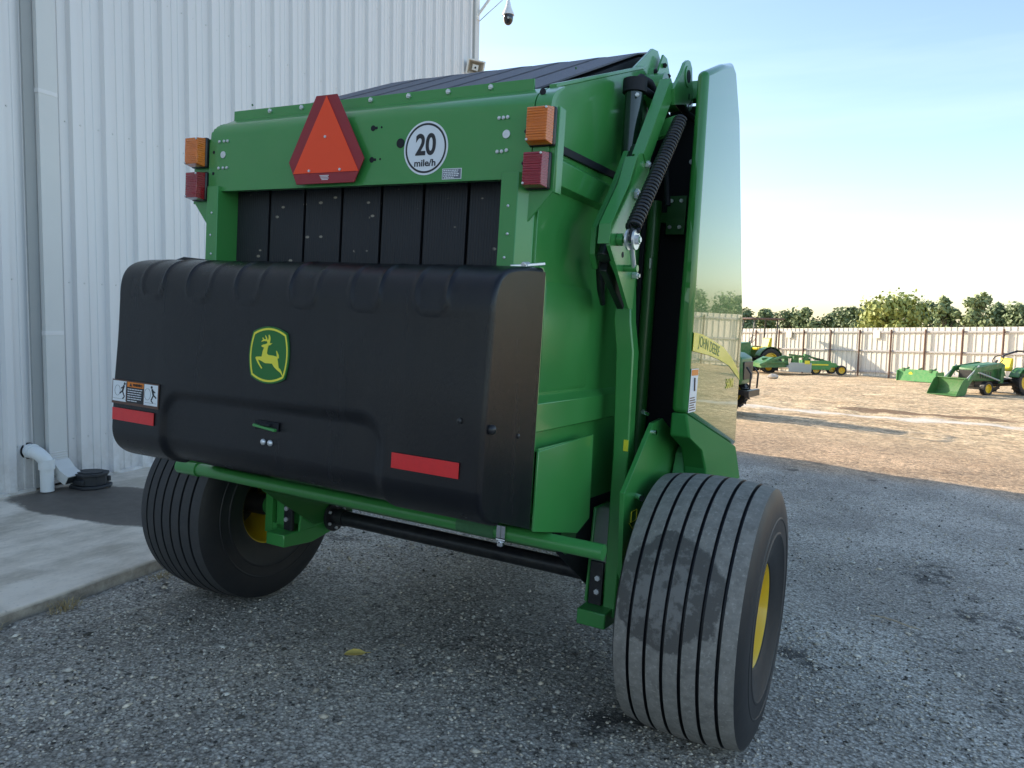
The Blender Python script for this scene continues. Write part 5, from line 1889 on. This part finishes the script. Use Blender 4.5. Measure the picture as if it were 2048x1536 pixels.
# loose crushed stone over the near ground
def stones():
    g = np.random.default_rng(11)
    N = 44000
    cam_xy = np.array([CW.x, CW.y])
    ang = g.uniform(R(-44), R(42), N * 2)
    dist = 2.2 + (g.random(N * 2) ** 1.55) * 8.2
    hd = math.atan2(.8799, -.4675)
    x = cam_xy[0] + np.cos(hd - ang) * dist
    y = cam_xy[1] + np.sin(hd - ang) * dist
    edge = -1.98 - .1012 * (y + .9)
    ok = (x > edge + .015) & (np.hypot((x - 1.405) / .25, y / .09) > 1) & (np.hypot((x + 1.405) / .25, y / .09) > 1)
    clump = np.sin(x * 2.3 + .7) * np.sin(y * 2.9 + 1.3) + .6 * np.sin(x * 5.1) * np.cos(y * 4.3 + .4)
    ok &= g.random(N * 2) < .55 + .42 * clump
    x, y = x[ok][:N], y[ok][:N]
    n = len(x)
    size = .0036 + .0066 * g.random(n) ** 2.4
    big = g.random(n) < .010
    size[big] = g.uniform(.011, .020, big.sum())
    base = np.array([(1, 0, 0), (.31, .95, 0), (-.81, .59, 0), (-.81, -.59, 0), (.31, -.95, 0), (.2, .1, .95), (0, 0, -.7)])
    fc = np.array([(0, 1, 5), (1, 2, 5), (2, 3, 5), (3, 4, 5), (4, 0, 5), (1, 0, 6), (2, 1, 6), (3, 2, 6), (4, 3, 6), (0, 4, 6)])
    k = len(base)
    rot = g.uniform(0, 2 * math.pi, n)
    V = base[None] * g.uniform(.65, 1.35, (n, k, 1)) * size[:, None, None] * np.stack([g.uniform(.8, 1.5, n), g.uniform(.7, 1.1, n), g.uniform(.5, .95, n)], -1)[:, None, :]
    c, s = np.cos(rot)[:, None], np.sin(rot)[:, None]
    Vx = V[..., 0] * c - V[..., 1] * s + x[:, None]
    Vy = V[..., 0] * s + V[..., 1] * c + y[:, None]
    def lumpf(X, Y, f, ph):
        return np.sin(X * f + ph) * np.sin(Y * f * 1.13 + ph * 2.1) + .5 * np.sin(X * f * 2.3 + 1.7 * ph) * np.cos(Y * f * 1.9 + ph)
    keep = np.minimum(1, np.minimum(np.hypot(x - 1.405, y) / .9, np.hypot(x + 1.405, y) / .9))
    ros = np.clip((x - (-1.98 - .1012 * (y + .9))) / .5, 0, 1)
    nr = np.clip(1 - (np.hypot(x - 1, y - 1) - 8) / 10, 0, 1)
    zz = gz(x, y) + nr * ros * keep * (.010 * lumpf(x, y, 2.1, .4) + .005 * lumpf(x, y, 5.3, 1.1))
    Vz = V[..., 2] + (zz + size * .30)[:, None]
    P = np.stack([Vx, Vy, Vz], -1).reshape(-1, 3)
    F = (fc[None] + (np.arange(n) * k)[:, None, None]).reshape(-1, 3)
    me = bpy.data.meshes.new('gravel')
    me.vertices.add(len(P))
    me.vertices.foreach_set('co', P.astype(np.float32).ravel())
    me.loops.add(F.size)
    me.loops.foreach_set('vertex_index', F.astype(np.int32).ravel())
    me.polygons.add(len(F))
    me.polygons.foreach_set('loop_start', np.arange(0, F.size, 3, dtype=np.int32))
    me.update(calc_edges=True)
    shade = np.clip(.32 + .44 * g.random(n) ** 1.3, 0, 1)
    light = g.random(n) < .07
    shade[light] = g.uniform(.5, .85, light.sum())
    dk = g.random(n) < .16
    shade[dk] = g.uniform(.045, .10, dk.sum())
    tint = g.uniform(-.05, .06, n)
    colr = np.stack([shade * (1 + tint), shade * .915, shade * (.77 - tint), np.ones(n)], -1)
    at = me.color_attributes.new('stone_colour', 'FLOAT_COLOR', 'POINT')
    at.data.foreach_set('color', np.repeat(colr, k, axis=0).astype(np.float32).ravel())
    m = bpy.data.materials.new('crushed_stone')
    m.use_nodes = True
    b = m.node_tree.nodes['Principled BSDF']
    b.inputs['Roughness'].default_value = .85
    ca = m.node_tree.nodes.new('ShaderNodeVertexColor')
    ca.layer_name = 'stone_colour'
    m.node_tree.links.new(ca.outputs[0], b.inputs['Base Color'])
    me.materials.append(m)
    o = bpy.data.objects.new('gravel', me)
    COL.objects.link(o)
    tag(o, kind='stuff')
stones()
